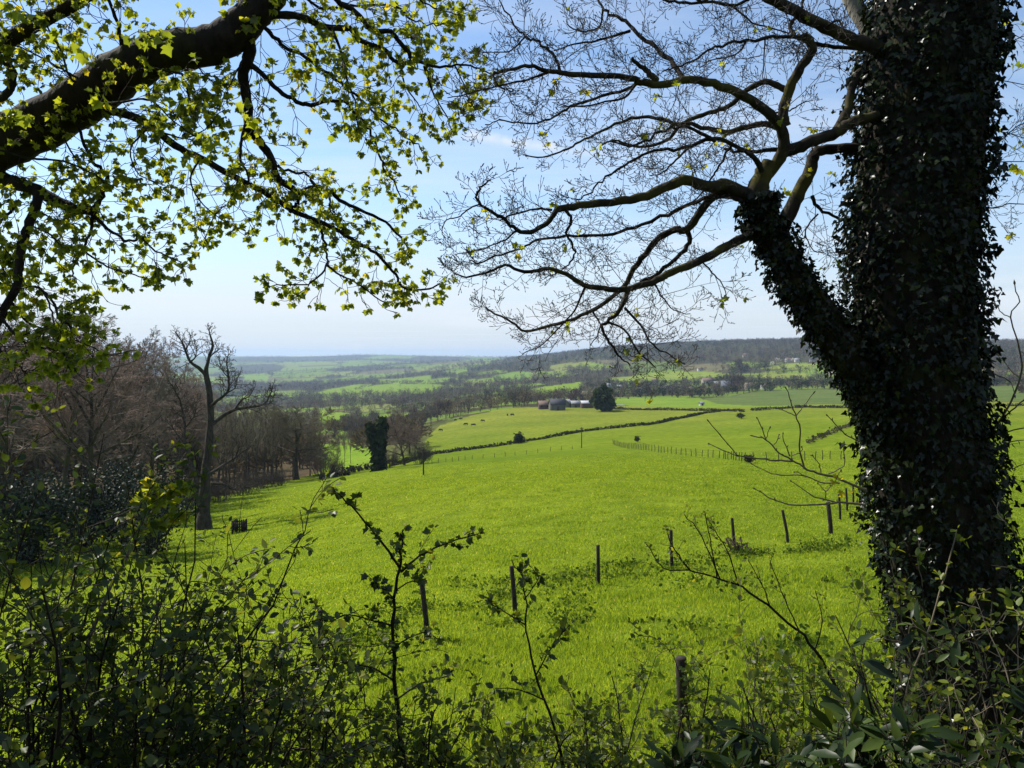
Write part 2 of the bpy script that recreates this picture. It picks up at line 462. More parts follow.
def field_index(x, y, z):
    """-2 near meadow, -1 scrub and wood, k field"""
    r = np.hypot(x, y); px, py = project(x, y, z)
    lim = np.interp(px, [0, 200, 290, 330, 420, 520, 560, 1024], [105, 118, 175, 205, 225, 445, 475, 420])
    lim = np.where((px > 425) & (px < 530), np.interp(px, [425, 440, 470, 530], [300, 400, 440, 470]), lim)
    idx = np.where((r < lim) | (y < 1), -2, -1)
    for k, (poly, c, (r0, r1)) in enumerate(FIELDS):
        m = (r > r0) & (r < r1) & (y > 1)
        if m.any():
            w = np.where(m)[0]
            ins = in_poly(px[w], py[w], poly)
            idx[w[ins]] = k
    return idx

def _h(a, b, k):
    v = np.sin(a * 127.1 + b * 311.7 + k * 74.7) * 43758.5453
    return v - np.floor(v)
def patchwork(x, y):
    """fields beyond the named ones: cell number (random 0..1) and closeness to the hedge between two cells"""
    r = np.maximum(np.hypot(x, y), 1); az = np.arctan2(x, y)
    u = az / .062 + .35 * np.sin(np.log(r) * 5); v = np.log(r) / .125 + .4 * np.sin(az * 9)
    iu, iv = np.floor(u), np.floor(v)
    d1 = np.full(u.shape, 9.0); d2 = np.full(u.shape, 9.0); c = np.zeros(u.shape)
    for a in (-1, 0, 1):
        for b in (-1, 0, 1):
            p, q = iu + a, iv + b
            d = np.hypot(u - p - .1 - .8 * _h(p, q, 1), v - q - .1 - .8 * _h(p, q, 2))
            n = d < d1
            d2 = np.where(n, d1, np.minimum(d2, d)); c = np.where(n, _h(p, q, 3), c); d1 = np.where(n, d, d1)
    return c, d2 - d1

def make_ground():
    a_in = np.radians(np.arange(-37, 37.001, .1))
    a_l = np.radians(np.arange(-180, -37, 4.0)); a_r = np.radians(np.arange(41, 180, 4.0))
    az = np.concatenate([a_l, a_in, a_r]); na = len(az)
    rs = np.geomspace(.5, 13500, 430); nr = len(rs)
    A, Rr = np.meshgrid(az, rs, indexing='ij')
    X = (Rr * np.sin(A)).ravel(); Y = (Rr * np.cos(A)).ravel(); Z = terrain(X, Y)
    # the base lies a little lower than things standing on it need: none
    r = Rr.ravel()
    idx = field_index(X, Y, Z)
    C = np.empty((len(X), 3))
    n1 = np.sin(X * .0041 + 2 * np.sin(Y * .0017)) * np.sin(Y * .0033 + 1.7 * np.sin(X * .0021))
    n2 = np.sin(X * .013) * np.sin(Y * .006)
    scrub = np.array((.085, .095, .036)); wood = np.array((.05, .042, .028))
    C[:] = scrub
    cell, edge = patchwork(X, Y)
    pal = np.array([(.15, .20, .045), (.13, .195, .035), (.12, .17, .04), (.17, .195, .06), (.14, .21, .04), (.10, .13, .04), (.13, .12, .07)])
    pc = pal[np.minimum((cell / .62 * 7).astype(int), 6)]
    beyond = (r > 440) & (Y > 0)
    C[beyond & (cell < .62)] = pc[beyond & (cell < .62)]
    C[beyond & ((cell >= .62) | (edge < .06))] = (.06, .056, .034)
    m = (idx == -2)
    C[m] = (.126, .175, .017)
    # near meadow: the far half is more sallow
    t = np.clip((r - 200) / 200, 0, 1)[:, None]
    C[m] = ((1 - t) * np.array((.126, .175, .017)) + t * np.array((.165, .19, .034)))[m]
    pxx, pyy = project(X, Y, Z)
    C[in_poly(pxx, pyy, [(440,376),(560,347),(660,338),(1030,332),(1030,368),(757,362),(700,362),(600,360)]) & (r > 1100) & (r < 3600)] = (.06, .056, .034)
    for k, (poly, c, rr) in enumerate(FIELDS):
        C[idx == k] = np.array(c) * (1.12, 1.05, 1.1)
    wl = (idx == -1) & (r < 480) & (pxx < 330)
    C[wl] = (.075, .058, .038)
    # earth under the hedge bank by the camera
    e = np.clip((7.5 - r) / 2, 0, 1)[:, None]
    C = C * (1 - e) + np.array((.05, .055, .018)) * e
    ids = np.arange(na * nr).reshape(na, nr)
    nx = np.roll(ids, -1, 0)
    Fq = np.stack([ids[:, :-1], ids[:, 1:], nx[:, 1:], nx[:, :-1]], -1).reshape(-1, 4)
    # centre cap
    V = np.stack([X, Y, Z], 1)
    V = np.vstack([V, [(0, 0, -1.65)]]); C = np.vstack([C, C[:1]])
    cap = np.stack([np.full(na, len(V) - 1), ids[:, 0], nx[:, 0]], 1)
    m, nt, out = newmat('meadow_ground')
    at = node(nt, 'ShaderNodeAttribute', attribute_name='col')
    tc = node(nt, 'ShaderNodeTexCoord')
    def noise(s, d=5):
        n = node(nt, 'ShaderNodeTexNoise'); n.inputs['Scale'].default_value = s; n.inputs['Detail'].default_value = d
        nt.links.new(tc.outputs['Object'], n.inputs[0]); return n
    a, b, c = noise(.035, 6), noise(.5, 6), noise(3.5, 4)
    def mul(col, fac, lo, hi):
        rp = ramp(nt, [(.3, lo), (.7, hi)], fac)
        mx = node(nt, 'ShaderNodeMixRGB', blend_type='MULTIPLY'); mx.inputs[0].default_value = 1
        nt.links.new(col, mx.inputs[1]); nt.links.new(rp.outputs[0], mx.inputs[2]); return mx.outputs[0]
    col = mul(at.outputs['Color'], a.outputs[0], (.80, .86, .8), (1.2, 1.12, 1.1))
    col = mul(col, b.outputs[0], (.74, .78, .78), (1.2, 1.16, 1.1))
    col = mul(col, c.outputs[0], (.75, .78, .8), (1.2, 1.16, 1.0))
    bs = node(nt, 'ShaderNodeBsdfPrincipled'); bs.inputs['Roughness'].default_value = 1; bs.inputs['Specular IOR Level'].default_value = 0
    nt.links.new(col, bs.inputs['Base Color'])
    bp = node(nt, 'ShaderNodeBump'); bp.inputs['Strength'].default_value = .9; bp.inputs['Distance'].default_value = .25
    nt.links.new(b.outputs[0], bp.inputs['Height']); nt.links.new(bp.outputs[0], bs.inputs['Normal'])
    nt.links.new(bs.outputs[0], out.inputs[0])
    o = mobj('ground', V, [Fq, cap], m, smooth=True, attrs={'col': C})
    tag(o, kind='structure')
make_ground()

# ------------------------------------------------------------------ camera, sun, sky, air
cam = bpy.data.objects.new('camera', bpy.data.cameras.new('camera')); COL.objects.link(cam)
cam.data.sensor_width = 36; cam.data.lens = 36 * F / 1024
cam.data.clip_start = .05; cam.data.clip_end = 60000
cam.location = (0, 0, 0); cam.rotation_euler = (math.pi / 2 - PITCH, 0, 0)
sc.camera = cam
SAZ, SEL = R(-58), R(46)
sd = Vector((math.sin(SAZ) * math.cos(SEL), math.cos(SAZ) * math.cos(SEL), math.sin(SEL)))
sl = bpy.data.lights.new('sun', 'SUN'); sl.energy = 4.6; sl.angle = R(.53); sl.color = (1, .95, .87)
so = bpy.data.objects.new('sun', sl); COL.objects.link(so); so.rotation_euler = sd.to_track_quat('Z', 'Y').to_euler(); so.location = (-60, 40, 80)

w = bpy.data.worlds.new('World'); sc.world = w; w.use_nodes = True
nt = w.node_tree; nt.nodes.clear()
wo = nt.nodes.new('ShaderNodeOutputWorld'); bg = nt.nodes.new('ShaderNodeBackground')
sky = nt.nodes.new('ShaderNodeTexSky'); sky.sky_type = 'NISHITA'; sky.sun_disc = False
sky.sun_elevation = SEL; sky.sun_rotation = SAZ; sky.altitude = 100; sky.air_density = 1.0; sky.dust_density = .1; sky.ozone_density = 2.2
# thin high cloud: streaks of cirrus and one old contrail, laid out by direction in the sky
tc = nt.nodes.new('ShaderNodeTexCoord')
def wmath(op, a, b=None, clamp=False):
    n = nt.nodes.new('ShaderNodeMath'); n.operation = op; n.use_clamp = clamp
    for i, v in enumerate((a, b)):
        if v is None: continue
        if isinstance(v, (int, float)): n.inputs[i].default_value = v
        else: nt.links.new(v, n.inputs[i])
    return n.outputs[0]
sep = nt.nodes.new('ShaderNodeSeparateXYZ'); nt.links.new(tc.outputs['Generated'], sep.inputs[0])
dx, dy, dz = sep.outputs
# project on a flat cloud layer
zz = wmath('MAXIMUM', dz, .015)
cx = wmath('DIVIDE', dx, zz); cy = wmath('DIVIDE', dy, zz)
cmb = nt.nodes.new('ShaderNodeCombineXYZ'); nt.links.new(wmath('MULTIPLY', cx, .16), cmb.inputs[0]); nt.links.new(wmath('MULTIPLY', cy, .42), cmb.inputs[1])
nz = nt.nodes.new('ShaderNodeTexNoise'); nz.inputs['Scale'].default_value = 1.0; nz.inputs['Detail'].default_value = 7; nz.inputs['Roughness'].default_value = .6
nt.links.new(cmb.outputs[0], nz.inputs[0])
cl = nt.nodes.new('ShaderNodeMapRange'); cl.inputs[1].default_value = .47; cl.inputs[2].default_value = .70; cl.inputs[3].default_value = 0; cl.inputs[4].default_value = .62
nt.links.new(nz.outputs[0], cl.inputs[0])
# contrail: band along a plane through two sky directions
p1 = Vector(tuple(P(430, 131, 1))).normalized(); p2 = Vector(tuple(P(650, 160, 1))).normalized()
pn = p1.cross(p2).normalized()
dp = nt.nodes.new('ShaderNodeVectorMath'); dp.operation = 'DOT_PRODUCT'; nt.links.new(tc.outputs['Generated'], dp.inputs[0]); dp.inputs[1].default_value = pn
n3 = nt.nodes.new('ShaderNodeTexNoise'); n3.inputs['Scale'].default_value = 45; n3.inputs['Detail'].default_value = 4; nt.links.new(tc.outputs['Generated'], n3.inputs[0])
dist = wmath('ABSOLUTE', wmath('ADD', dp.outputs['Value'], wmath('MULTIPLY', wmath('SUBTRACT', n3.outputs[0], .5), .010)))
band = nt.nodes.new('ShaderNodeMapRange'); band.inputs[1].default_value = .013; band.inputs[2].default_value = .001; band.inputs[3].default_value = 0; band.inputs[4].default_value = .8
nt.links.new(dist, band.inputs[0])
along = nt.nodes.new('ShaderNodeMapRange'); along.interpolation_type = 'SMOOTHSTEP'
along.inputs[1].default_value = .22; along.inputs[2].default_value = .02; along.inputs[3].default_value = 0; along.inputs[4].default_value = 1
nt.links.new(wmath('ABSOLUTE', wmath('ADD', dx, -.02)), along.inputs[0])
trail = wmath('MULTIPLY', wmath('MULTIPLY', band.outputs[0], along.outputs[0]), wmath('MULTIPLY', n3.outputs[0], 1.7), True)
veil = nt.nodes.new('ShaderNodeMapRange'); veil.interpolation_type = 'SMOOTHSTEP'
veil.inputs[1].default_value = .26; veil.inputs[2].default_value = -.02; veil.inputs[3].default_value = 0; veil.inputs[4].default_value = .93
nt.links.new(dz, veil.inputs[0])
front = wmath('GREATER_THAN', dy, 0)
trail = wmath('MULTIPLY', trail, front)
# flat bank of thin cloud low over the hills
c4 = nt.nodes.new('ShaderNodeCombineXYZ'); nt.links.new(wmath('MULTIPLY', dx, 2.4), c4.inputs[0]); nt.links.new(wmath('MULTIPLY', dz, 34.0), c4.inputs[2]); c4.inputs[1].default_value = 3.3
n4 = nt.nodes.new('ShaderNodeTexNoise'); n4.inputs['Scale'].default_value = 1.0; n4.inputs['Detail'].default_value = 6; nt.links.new(c4.outputs[0], n4.inputs[0])
lo = nt.nodes.new('ShaderNodeMapRange'); lo.inputs[1].default_value = .44; lo.inputs[2].default_value = .66; lo.inputs[3].default_value = 0; lo.inputs[4].default_value = .75
nt.links.new(n4.outputs[0], lo.inputs[0])
bump_ = nt.nodes.new('ShaderNodeMapRange'); bump_.interpolation_type = 'SMOOTHSTEP'
bump_.inputs[1].default_value = .065; bump_.inputs[2].default_value = .005; bump_.inputs[3].default_value = 0; bump_.inputs[4].default_value = 1
nt.links.new(wmath('ABSOLUTE', wmath('SUBTRACT', dz, .06)), bump_.inputs[0])
lowc = wmath('MULTIPLY', lo.outputs[0], bump_.outputs[0])
fac = wmath('MAXIMUM', wmath('MAXIMUM', cl.outputs[0], lowc), trail)
mx = nt.nodes.new('ShaderNodeMixRGB'); nt.links.new(fac, mx.inputs[0]); nt.links.new(sky.outputs[0], mx.inputs[1]); v1 = nt.nodes.new('ShaderNodeMixRGB'); nt.links.new(veil.outputs[0], v1.inputs[0]); nt.links.new(sky.outputs[0], v1.inputs[1]); v1.inputs[2].default_value = (3.55, 4.0, 4.7, 1)
nt.links.new(v1.outputs[0], mx.inputs[1]); mx.inputs[2].default_value = (4.75, 5.1, 5.5, 1)
nt.links.new(mx.outputs[0], bg.inputs[0]); bg.inputs[1].default_value = .12
nt.links.new(bg.outputs[0], wo.inputs[0])

def make_haze():
    V, Fq = [], []
    zmin = -145
    box(V, Fq, -13700, 13700, -13700, 13700, zmin, 72)
    m, nt, out = newmat('haze_air')
    pv = node(nt, 'ShaderNodeVolumePrincipled')
    pv.inputs['Color'].default_value = (.58, .78, 1.0, 1); pv.inputs['Density'].default_value = 8.5e-5; pv.inputs['Anisotropy'].default_value = .2
    nt.links.new(pv.outputs[0], out.inputs['Volume'])
    o = mobj('haze', V, [np.array(Fq)], m)
    tag(o, kind='stuff')
make_haze()
sc.view_settings.view_transform = 'Standard'; sc.view_settings.look = 'None'
sc.view_settings.exposure = .6; sc.view_settings.gamma = 1
sc.cycles.max_bounces = 6; sc.cycles.diffuse_bounces = 3; sc.cycles.glossy_bounces = 2; sc.cycles.transmission_bounces = 4
sc.cycles.volume_bounces = 0; sc.cycles.transparent_max_bounces = 8
sc.cycles.use_denoising = True
sc.cycles.sample_clamp_indirect = 6
# ------------------------------------------------------------------ far trees (a few model trees, copied)
def proto_bare(n, seed, fluff=1.0):
    """winter tree about 1 unit high, crown of twig sprays; returns V, tris, shade"""
    g = np.random.default_rng(seed)
    V, Fa, S = [], [], []
    # trunk
    for k in range(3):
        a = k * 2.1
        o = np.array((math.cos(a), math.sin(a), 0)) * .025
        b = np.array((math.cos(a + 2.1), math.sin(a + 2.1), 0)) * .025
        i = len(V); V += [o, b, b * .5 + (0, 0, .55), o * .5 + (0, 0, .55)]; Fa += [(i, i + 1, i + 2), (i, i + 2, i + 3)]; S += [.55] * 4
    # limbs then sprays
    cl = nrm(g.normal(size=(9, 3)) * (1, 1, .8)) * g.uniform(.45, 1, (9, 1))
    for q in cl:
        e = np.array((q[0] * .36, q[1] * .36, .60 + q[2] * .38)); r0 = np.array((0, 0, .3)); sd = nrm(np.cross(e - r0, g.normal(size=3))) * .009
        i = len(V); V += [r0 - sd, r0 + sd, e + sd * .5, e - sd * .5]; Fa += [(i, i + 1, i + 2), (i, i + 2, i + 3)]; S += [.6] * 4
    for j in range(n):
        c = cl[g.integers(9)] + g.normal(size=3) * .32 * fluff
        l = np.linalg.norm(c)
        if l > 1.05: c = c / l * g.uniform(.85, 1.05)
        p = np.array((c[0] * .36, c[1] * .36, .60 + c[2] * .38))
        root = np.array((0, 0, .32))
        d = nrm(p - root + g.normal(size=3) * .12)
        L = g.uniform(.07, .16); w = g.uniform(.010, .024)
        s = nrm(np.cross(d, g.normal(size=3)))
        i = len(V)
        V += [p - s * w * .6, p + s * w * .6, p + d * L + s * w, p + d * L - s * w]; Fa += [(i, i + 1, i + 2), (i, i + 2, i + 3)]
        S += [g.uniform(.7, 1.25)] * 4
    return np.array(V), np.array(Fa), np.array(S)

def proto_leafy(n, seed, cone=False):
    g = np.random.default_rng(seed)
    V, Fa, S = [], [], []
    cl = nrm(g.normal(size=(11, 3))) * g.uniform(.35, .9, (11, 1))
    for q in ([] if cone else cl):
        e = np.array((q[0] * .42, q[1] * .42, .54 + q[2] * .44)); r0 = np.array((0, 0, 0.)); sd = nrm(np.cross(e - r0, g.normal(size=3))) * .012
        i = len(V); V += [r0 - sd, r0 + sd, e + sd * .5, e - sd * .5]; Fa += [(i, i + 1, i + 2), (i, i + 2, i + 3)]; S += [.6] * 4
    for j in range(n):
        if cone:
            h = g.uniform(0, 1) ** 1.3; a = g.uniform(0, 6.28); rr = (1 - h) * .2 * g.uniform(.5, 1.1)
            p = np.array((math.cos(a) * rr, math.sin(a) * rr, .05 + .95 * h))
        else:
            c = cl[g.integers(11)] + g.normal(size=3) * .22
            l = np.linalg.norm(c)
            if l > 1.0: c = c / l * g.uniform(.85, 1.0)
            p = np.array((c[0] * .42, c[1] * .42, .54 + c[2] * .44))
        sz = g.uniform(.035, .075)
        a = nrm(g.normal(size=3)); b = nrm(np.cross(a, g.normal(size=3)))
        i = len(V)
        V += [p - a * sz, p + b * sz, p + a * sz, p - b * sz]; Fa += [(i, i + 1, i + 2), (i, i + 2, i + 3)]
        S += [g.uniform(.7, 1.3)] * 4
    return np.array(V), np.array(Fa), np.array(S)

PB = [proto_bare(56, s) for s in range(5)]; PL = [proto_leafy(56, 20 + s) for s in range(4)]; PC = [proto_leafy(46, 40 + s, True) for s in range(2)]
PBn = [proto_bare(420, 60 + s) for s in range(5)]; PLn = [proto_leafy(420, 70 + s) for s in range(4)]; PCn = [proto_leafy(300, 80, True)]
TINT = {'purple': (.090, .066, .062), 'brown': (.12, .092, .060), 'grey': (.115, .10, .085), 'olive': (.09, .095, .036), 'dark': (.018, .026, .014), 'fresh': (.12, .15, .035), 'blossom': (.46, .42, .38), 'ivy': (.028, .036, .016)}

def kind_pick(u):
    if u < .34: return 'purple', 0
    if u < .58: return 'brown', 0
    if u < .70: return 'grey', 0
    if u < .82: return 'olive', 1
    if u < .91: return 'dark', 1
    if u < .945: return 'dark', 2
    if u < .985: return 'fresh', 1
    return 'blossom', 1

SPOTS = []   # x, y, height, width factor, tint, proto family
def scatter(n, r0, r1, dens, hrange, seed, pxr=(-80, 1110), vil=False):
    g = np.random.default_rng(seed)
    px = g.uniform(pxr[0], pxr[1], n); az = np.arctan((px - 512) / F)
    r = np.sqrt(g.uniform(r0 ** 2, r1 ** 2, n))
    x, y = r * np.sin(az), r * np.cos(az); z = terrain(x, y)
    idx = field_index(x, y, z)
    qx, qy = project(x, y, z)
    p = dens(qx, qy, r, idx, x, y)
    keep = (g.random(n) < p) & (idx == -1)
    for i in np.where(keep)[0]:
        u_ = np.clip(.55 * g.random() + .62 * noise2(x[i], y[i], .0045) - .12, 0, .984)
        t, f = kind_pick(u_)
        if vil: t, f = [('ivy', 1), ('dark', 1), ('olive', 1), ('purple', 0), ('brown', 0), ('grey', 0), ('dark', 2), ('ivy', 1)][int(g.integers(8))]
        if r[i] < 460 and f: t, f = 'brown', 0
        h = g.uniform(*hrange)
        SPOTS.append((x[i], y[i], z[i], h, g.uniform(.85, 1.35), t, f))

HILLWOOD = [(500,361),(540,353),(600,347),(660,341),(720,338),(1030,334),(1030,372),(850,362),(800,359),(757,366),(700,366),(620,362),(570,360),(520,368),(470,371),(420,374),(440,366)]
BELT1 = [(270,398),(400,396),(440,395),(470,388),(500,382),(530,391),(560,397),(600,400),(540,407),(430,425),(400,410),(330,408),(260,404)]
VILLAGE = [(612,386),(650,381),(700,379),(735,378),(800,382),(860,381),(1030,379),(1030,388),(800,390.5),(757,392),(715,398),(612,398)]
def noise2(x, y, s):
    return .5 + .25 * np.sin(x * s + 1.7 * np.sin(y * s * .7)) + .25 * np.sin(y * s * 1.3 + 2.1 * np.sin(x * s * .6 + 1))
def dens_mid(qx, qy, r, idx, x, y):
    hw = in_poly(qx, qy, HILLWOOD); bl = in_poly(qx, qy, BELT1)
    cell, edge = patchwork(x, y)
    base = np.where(edge < .10, .85, np.where(cell >= .62, .8, .02))
    return np.where(hw, .95, np.where(bl, .9, base))
scatter(6500, 460, 1150, dens_mid, (5, 11), 101)
scatter(17000, 1150, 2600, lambda *a: dens_mid(*a) * 1.0, (6, 15), 102)
scatter(12000, 2600, 4600, dens_mid, (8, 14), 103)
scatter(9000, 4600, 9500, dens_mid, (12, 20), 104)
scatter(5200, 620, 1150, lambda qx, qy, r, idx, x, y: in_poly(qx, qy, VILLAGE) * .40, (3, 9), 108, pxr=(600, 1040), vil=True)
# lower wood on the left, behind the near wood
scatter(900, 130, 460, lambda qx, qy, r, idx, x, y: np.where(qx < 330, .55, .8) * (qx < 420), (6, 11), 105, pxr=(-250, 420))

# hedgerow trees and shrubs along the edges of the fields
def edge_trees(poly, step_px, hr, seed, dens=.8):
    g = np.random.default_rng(seed)
    n = len(poly)
    for i in range(n):
        a, b = np.array(poly[i]), np.array(poly[(i + 1) % n])
        L = np.linalg.norm(b - a)
        for t in np.arange(0, 1, step_px / max(L, step_px)):
            if g.random() > dens: continue
            q = a + (b - a) * (t + g.uniform(0, .02))
            if q[0] < -20 or q[0] > 1045: continue
            w_ = hit(q[0] + g.normal() * .3, q[1] + g.normal() * .25)
            if math.hypot(w_[0], w_[1]) > 9000: continue
            tt, f = kind_pick(g.random() * .97)
            r = math.hypot(w_[0], w_[1])
            SPOTS.append((w_[0], w_[1], w_[2], g.uniform(*hr) * min(1.3, max(.7, r / 1500)), 1.3, tt, f))
for i, (poly, c, rr) in enumerate(FIELDS):
    if i in (0, 13, 6, 23): continue
    edge_trees(poly, 2.2, (3, 8), 300 + i, .6)

# named spots seen in the photograph: px, base y, height px, width factor, tint, family
for px, py, hp, wf, t, f in [
    (609,392,14,.8,'dark',2),(576,400,12,.6,'dark',2),(581,399,14,.7,'ivy',2),(590,397,15,1.2,'purple',0),(597,396,13,1.2,'purple',0),(604,396,12,1.1,'grey',0),
    (632,396,14,1.2,'olive',1),(640,397,13,1.2,'ivy',1),(648,396,15,1.3,'purple',0),(655,397,12,1.2,'olive',1),(663,396,11,1.1,'dark',1),(672,397,12,1.2,'purple',0),(683,396,9,1.3,'olive',1),
    (692,397,12,1.2,'ivy',1),(700,396,10,1.2,'dark',1),(715,395,12,1.2,'purple',0),(731,391,17,1.0,'grey',0),(739,391,17,.9,'purple',0),(734,376,13,1.1,'fresh',1),(741,376,17,1.2,'purple',0),
    (752,388,12,.8,'dark',2),(759,388,13,.7,'dark',2),(765,391,13,1.2,'ivy',1),(772,390,9,1.2,'olive',1),(781,389,8,1.3,'olive',1),(790,389,9,1.2,'purple',0),(797,389,12,1.2,'dark',1),(806,388,9,1.2,'ivy',1),
    (815,388,9,1.2,'olive',1),(824,388,10,1.2,'dark',1),(833,388,9,1.2,'ivy',1),(842,388,11,1.2,'dark',1),(850,387,12,1.2,'ivy',1),
    (760,373.5,5,1.5,'olive',1),(768,373.5,5,1.5,'ivy',1),(776,373.5,6,1.5,'brown',0),(784,373.5,6,1.5,'olive',1),(792,373.5,6,1.5,'brown',0),(800,373.5,5,1.5,'ivy',1),(810,374,9,1.3,'purple',0),(816,374,8,1.3,'grey',0),
    (778,364,8,1.2,'blossom',1),(772,366,6,1.2,'blossom',1),(786,363,5,1.5,'blossom',1),(792,362,5,1.5,'blossom',1),(797,362,5,1.5,'blossom',1),
    (545,402,8,1,'olive',1),(535,403,9,1.2,'purple',0),(526,404,10,1.2,'brown',0),(515,405,10,1.2,'grey',0),(505,406,12,1.2,'purple',0),(495,408,13,1.2,'brown',0),(484,409,13,1.2,'purple',0),(474,411,13,1.2,'grey',0),
    (465,413,14,1.1,'purple',0),(456,415,14,1.1,'brown',0),(446,418,18,1.0,'purple',0),(438,421,20,1.0,'purple',0),(431,424,18,1.0,'grey',0),(424,421,14,1.0,'fresh',1),(418,425,14,1.0,'purple',0),(421,428,8,1.3,'olive',1),
    (620,399,9,1.2,'purple',0),(628,399,8,1.2,'olive',1),(645,401,8,1.2,'grey',0),(652,401,7,1.2,'grey',0),
    (900,388,10,1.2,'dark',1),(1003,372,9,1.2,'olive',1),(1012,370,10,1.2,'ivy',1),(1020,368,10,1.2,'purple',0),(996,386,9,1.3,'dark',1),(1008,386,9,1.3,'olive',1),(1019,385,11,1.3,'ivy',1),
]:
    w_ = hit(px, py); r = math.hypot(w_[0], w_[1])
    SPOTS.append((w_[0], w_[1], w_[2], hp * w_[1] / F, wf, t, f))

# the 300 that look largest become trees of their own, the rest one mass
SPL = SPOTS
size = np.array([s[3] / max(s[1], 1) for s in SPL])
px_all, py_all = project(np.array([s[0] for s in SPL]), np.array([s[1] for s in SPL]), np.array([s[2] for s in SPL]))
inview = (px_all > -12) & (px_all < 1036)
hidden = ((px_all > 860) & (px_all < 985))
order = np.argsort(-np.where(inview & ~hidden & (np.array([math.hypot(s[0], s[1]) for s in SPL]) < 2200), size, 0))
own = set(order[:280].tolist())

def stuff_trees(name):
    groups = {}
    for i, s in enumerate(SPL):
        if i in own or not (-60 < px_all[i] < 1080): continue
        fam = s[6]; groups.setdefault((fam, int(rng.integers(len((PB, PL, PC)[fam])))), []).append(s)
    Vs, Fs, Cs, base = [], [], [], 0
    for (fam, k), lst in groups.items():
        V, Fa, S = (PB, PL, PC)[fam][k]
        N = len(lst); A = np.array([(s[0], s[1], s[2], s[3], s[4]) for s in lst]); T = np.array([TINT[s[5]] for s in lst])
        a = rng.uniform(0, 6.28, N); ca, sa = np.cos(a)[:, None], np.sin(a)[:, None]
        wv = A[:, 3] * A[:, 4]
        X = (V[None, :, 0] * ca - V[None, :, 1] * sa) * wv[:, None] + A[:, 0:1]
        Y = (V[None, :, 0] * sa + V[None, :, 1] * ca) * wv[:, None] + A[:, 1:2]
        Z = V[None, :, 2] * A[:, 3:4] + A[:, 2:3] - .3
        Vs.append(np.stack([X, Y, Z], -1).reshape(-1, 3))
        Fs.append((Fa[None] + (np.arange(N) * len(V))[:, None, None]).reshape(-1, 3) + base); base += N * len(V)
        tj = T * rng.uniform(.5, 1.6, (N, 1))
        Cs.append((tj[:, None, :] * S[None, :, None]).reshape(-1, 3))
    o = mobj(name, np.concatenate(Vs), [np.concatenate(Fs)], M['far'], attrs={'col': np.clip(np.concatenate(Cs), 0, 1)})
    tag(o, 'mass of bare and green woodland covering the distant valley and hillsides', 'woodland', kind='stuff')
stuff_trees('woodland')

KINDWORD = {'purple': 'bare purple-brown', 'brown': 'bare brown', 'grey': 'bare grey', 'olive': 'olive-green leafy', 'dark': 'dark evergreen', 'fresh': 'fresh light-green', 'blossom': 'pale blossoming', 'ivy': 'dark ivy-green'}
_pm = {}
def far_mesh(t, f, k):
    key = (t, f, k)
    if key not in _pm:
        V, Fa, S = (PBn, PLn, PCn)[f][k]
        c = np.array(TINT[t])
        _pm[key] = build_mesh('valley_tree', V, [Fa], M['far'], attrs={'col': np.clip(c[None] * S[:, None], 0, 1)})
    return _pm[key]
def place_word(px, py, r):
    if r < 460: return 'in the low wood behind the bare trees on the left'
    if px < 420: return 'in the wooded valley left of the farm'
    if px < 560 and r < 800: return 'in the tree belt left of the farm barns'
    if px < 560: return 'among the hedged fields left of the farm'
    if px < 690 and r < 1150: return 'between the farm and the village'
    if r < 1150: return 'around the village houses and the field above them'
    return 'on the upper fields below the hill wood'
for i in sorted(own):
    x, y, z, h, wf, t, f = SPL[i]
    k = int(rng.integers(len((PBn, PLn, PCn)[f])))
    o = add_obj('valley_tree', far_mesh(t, f, k), None, (x, y, z - .2))
    o.scale = (h * wf, h * wf, h); o.rotation_euler = (0, 0, rng.uniform(0, 6.28))
    shape = ' conical' if f == 2 else ''
    wd = place_word(px_all[i], py_all[i], math.hypot(x, y))
    tag(o, f'{KINDWORD[t]}{shape} tree {wd}', 'tree', f'{KINDWORD[t]}{shape} trees {wd}')

# ------------------------------------------------------------------ hedges, walls and fences in the meadows
def px_line(pts, step=2.0):
    out = []
    for (a, b) in zip(pts[:-1], pts[1:]):
        a, b = np.array(a, float), np.array(b, float); n = max(2, int(np.linalg.norm(b - a) / step))
        for t in np.arange(n) / n: out.append(a + (b - a) * t)
    out.append(np.array(pts[-1], float)); return out

def smooth_ws(pts):
    c = np.array([hit(*q) for q in pts])
    t = np.arange(len(c)); tt = np.linspace(0, len(c) - 1, len(c) * 12)
    ws = np.stack([np.interp(tt, t, c[:, k]) for k in range(3)], 1)
    ws[:, 2] = terrain(ws[:, 0], ws[:, 1])
    return ws

def hedge(name, pts, h, w, label, tint=(.045, .045, .022), per_m=14, gap=0):
    ws = smooth_ws(pts)
    seg = np.linalg.norm(np.diff(ws, axis=0), axis=1); L = seg.sum(); cum = np.concatenate([[0], np.cumsum(seg)])
    n = int(L * per_m)
    t = rng.uniform(0, L, n)
    p = np.stack([np.interp(t, cum, ws[:, k]) for k in range(3)], 1)
    hh = h * (.85 + .18 * np.sin(t * .21) + .12 * np.sin(t * .9 + 1))
    p[:, 0] += rng.normal(0, w * .4, n); p[:, 1] += rng.normal(0, w * .4, n)
    p[:, 2] = terrain(p[:, 0], p[:, 1]) + rng.uniform(0, 1, n) * hh
    V, Fa, rn = leaves(QUAD, p, rvec(n), rvec(n), rng.uniform(.25, .6, n))
    c = np.array(tint)[None] * (.6 + .8 * rn[:, None])
    o = mobj(name, V, [Fa], M['far'], origin=ws[0], attrs={'col': c})
    return tag(o, label, 'hedge')
hedge('hedge', [(392,466),(403,464),(428,455.5),(469,450),(518,443),(547,438.6),(581,432),(620,428),(649,425),(673,420),(707,413),(720,412)], .95, .75, 'long low dark hedge running diagonally across the meadow below the cow pasture', per_m=22)
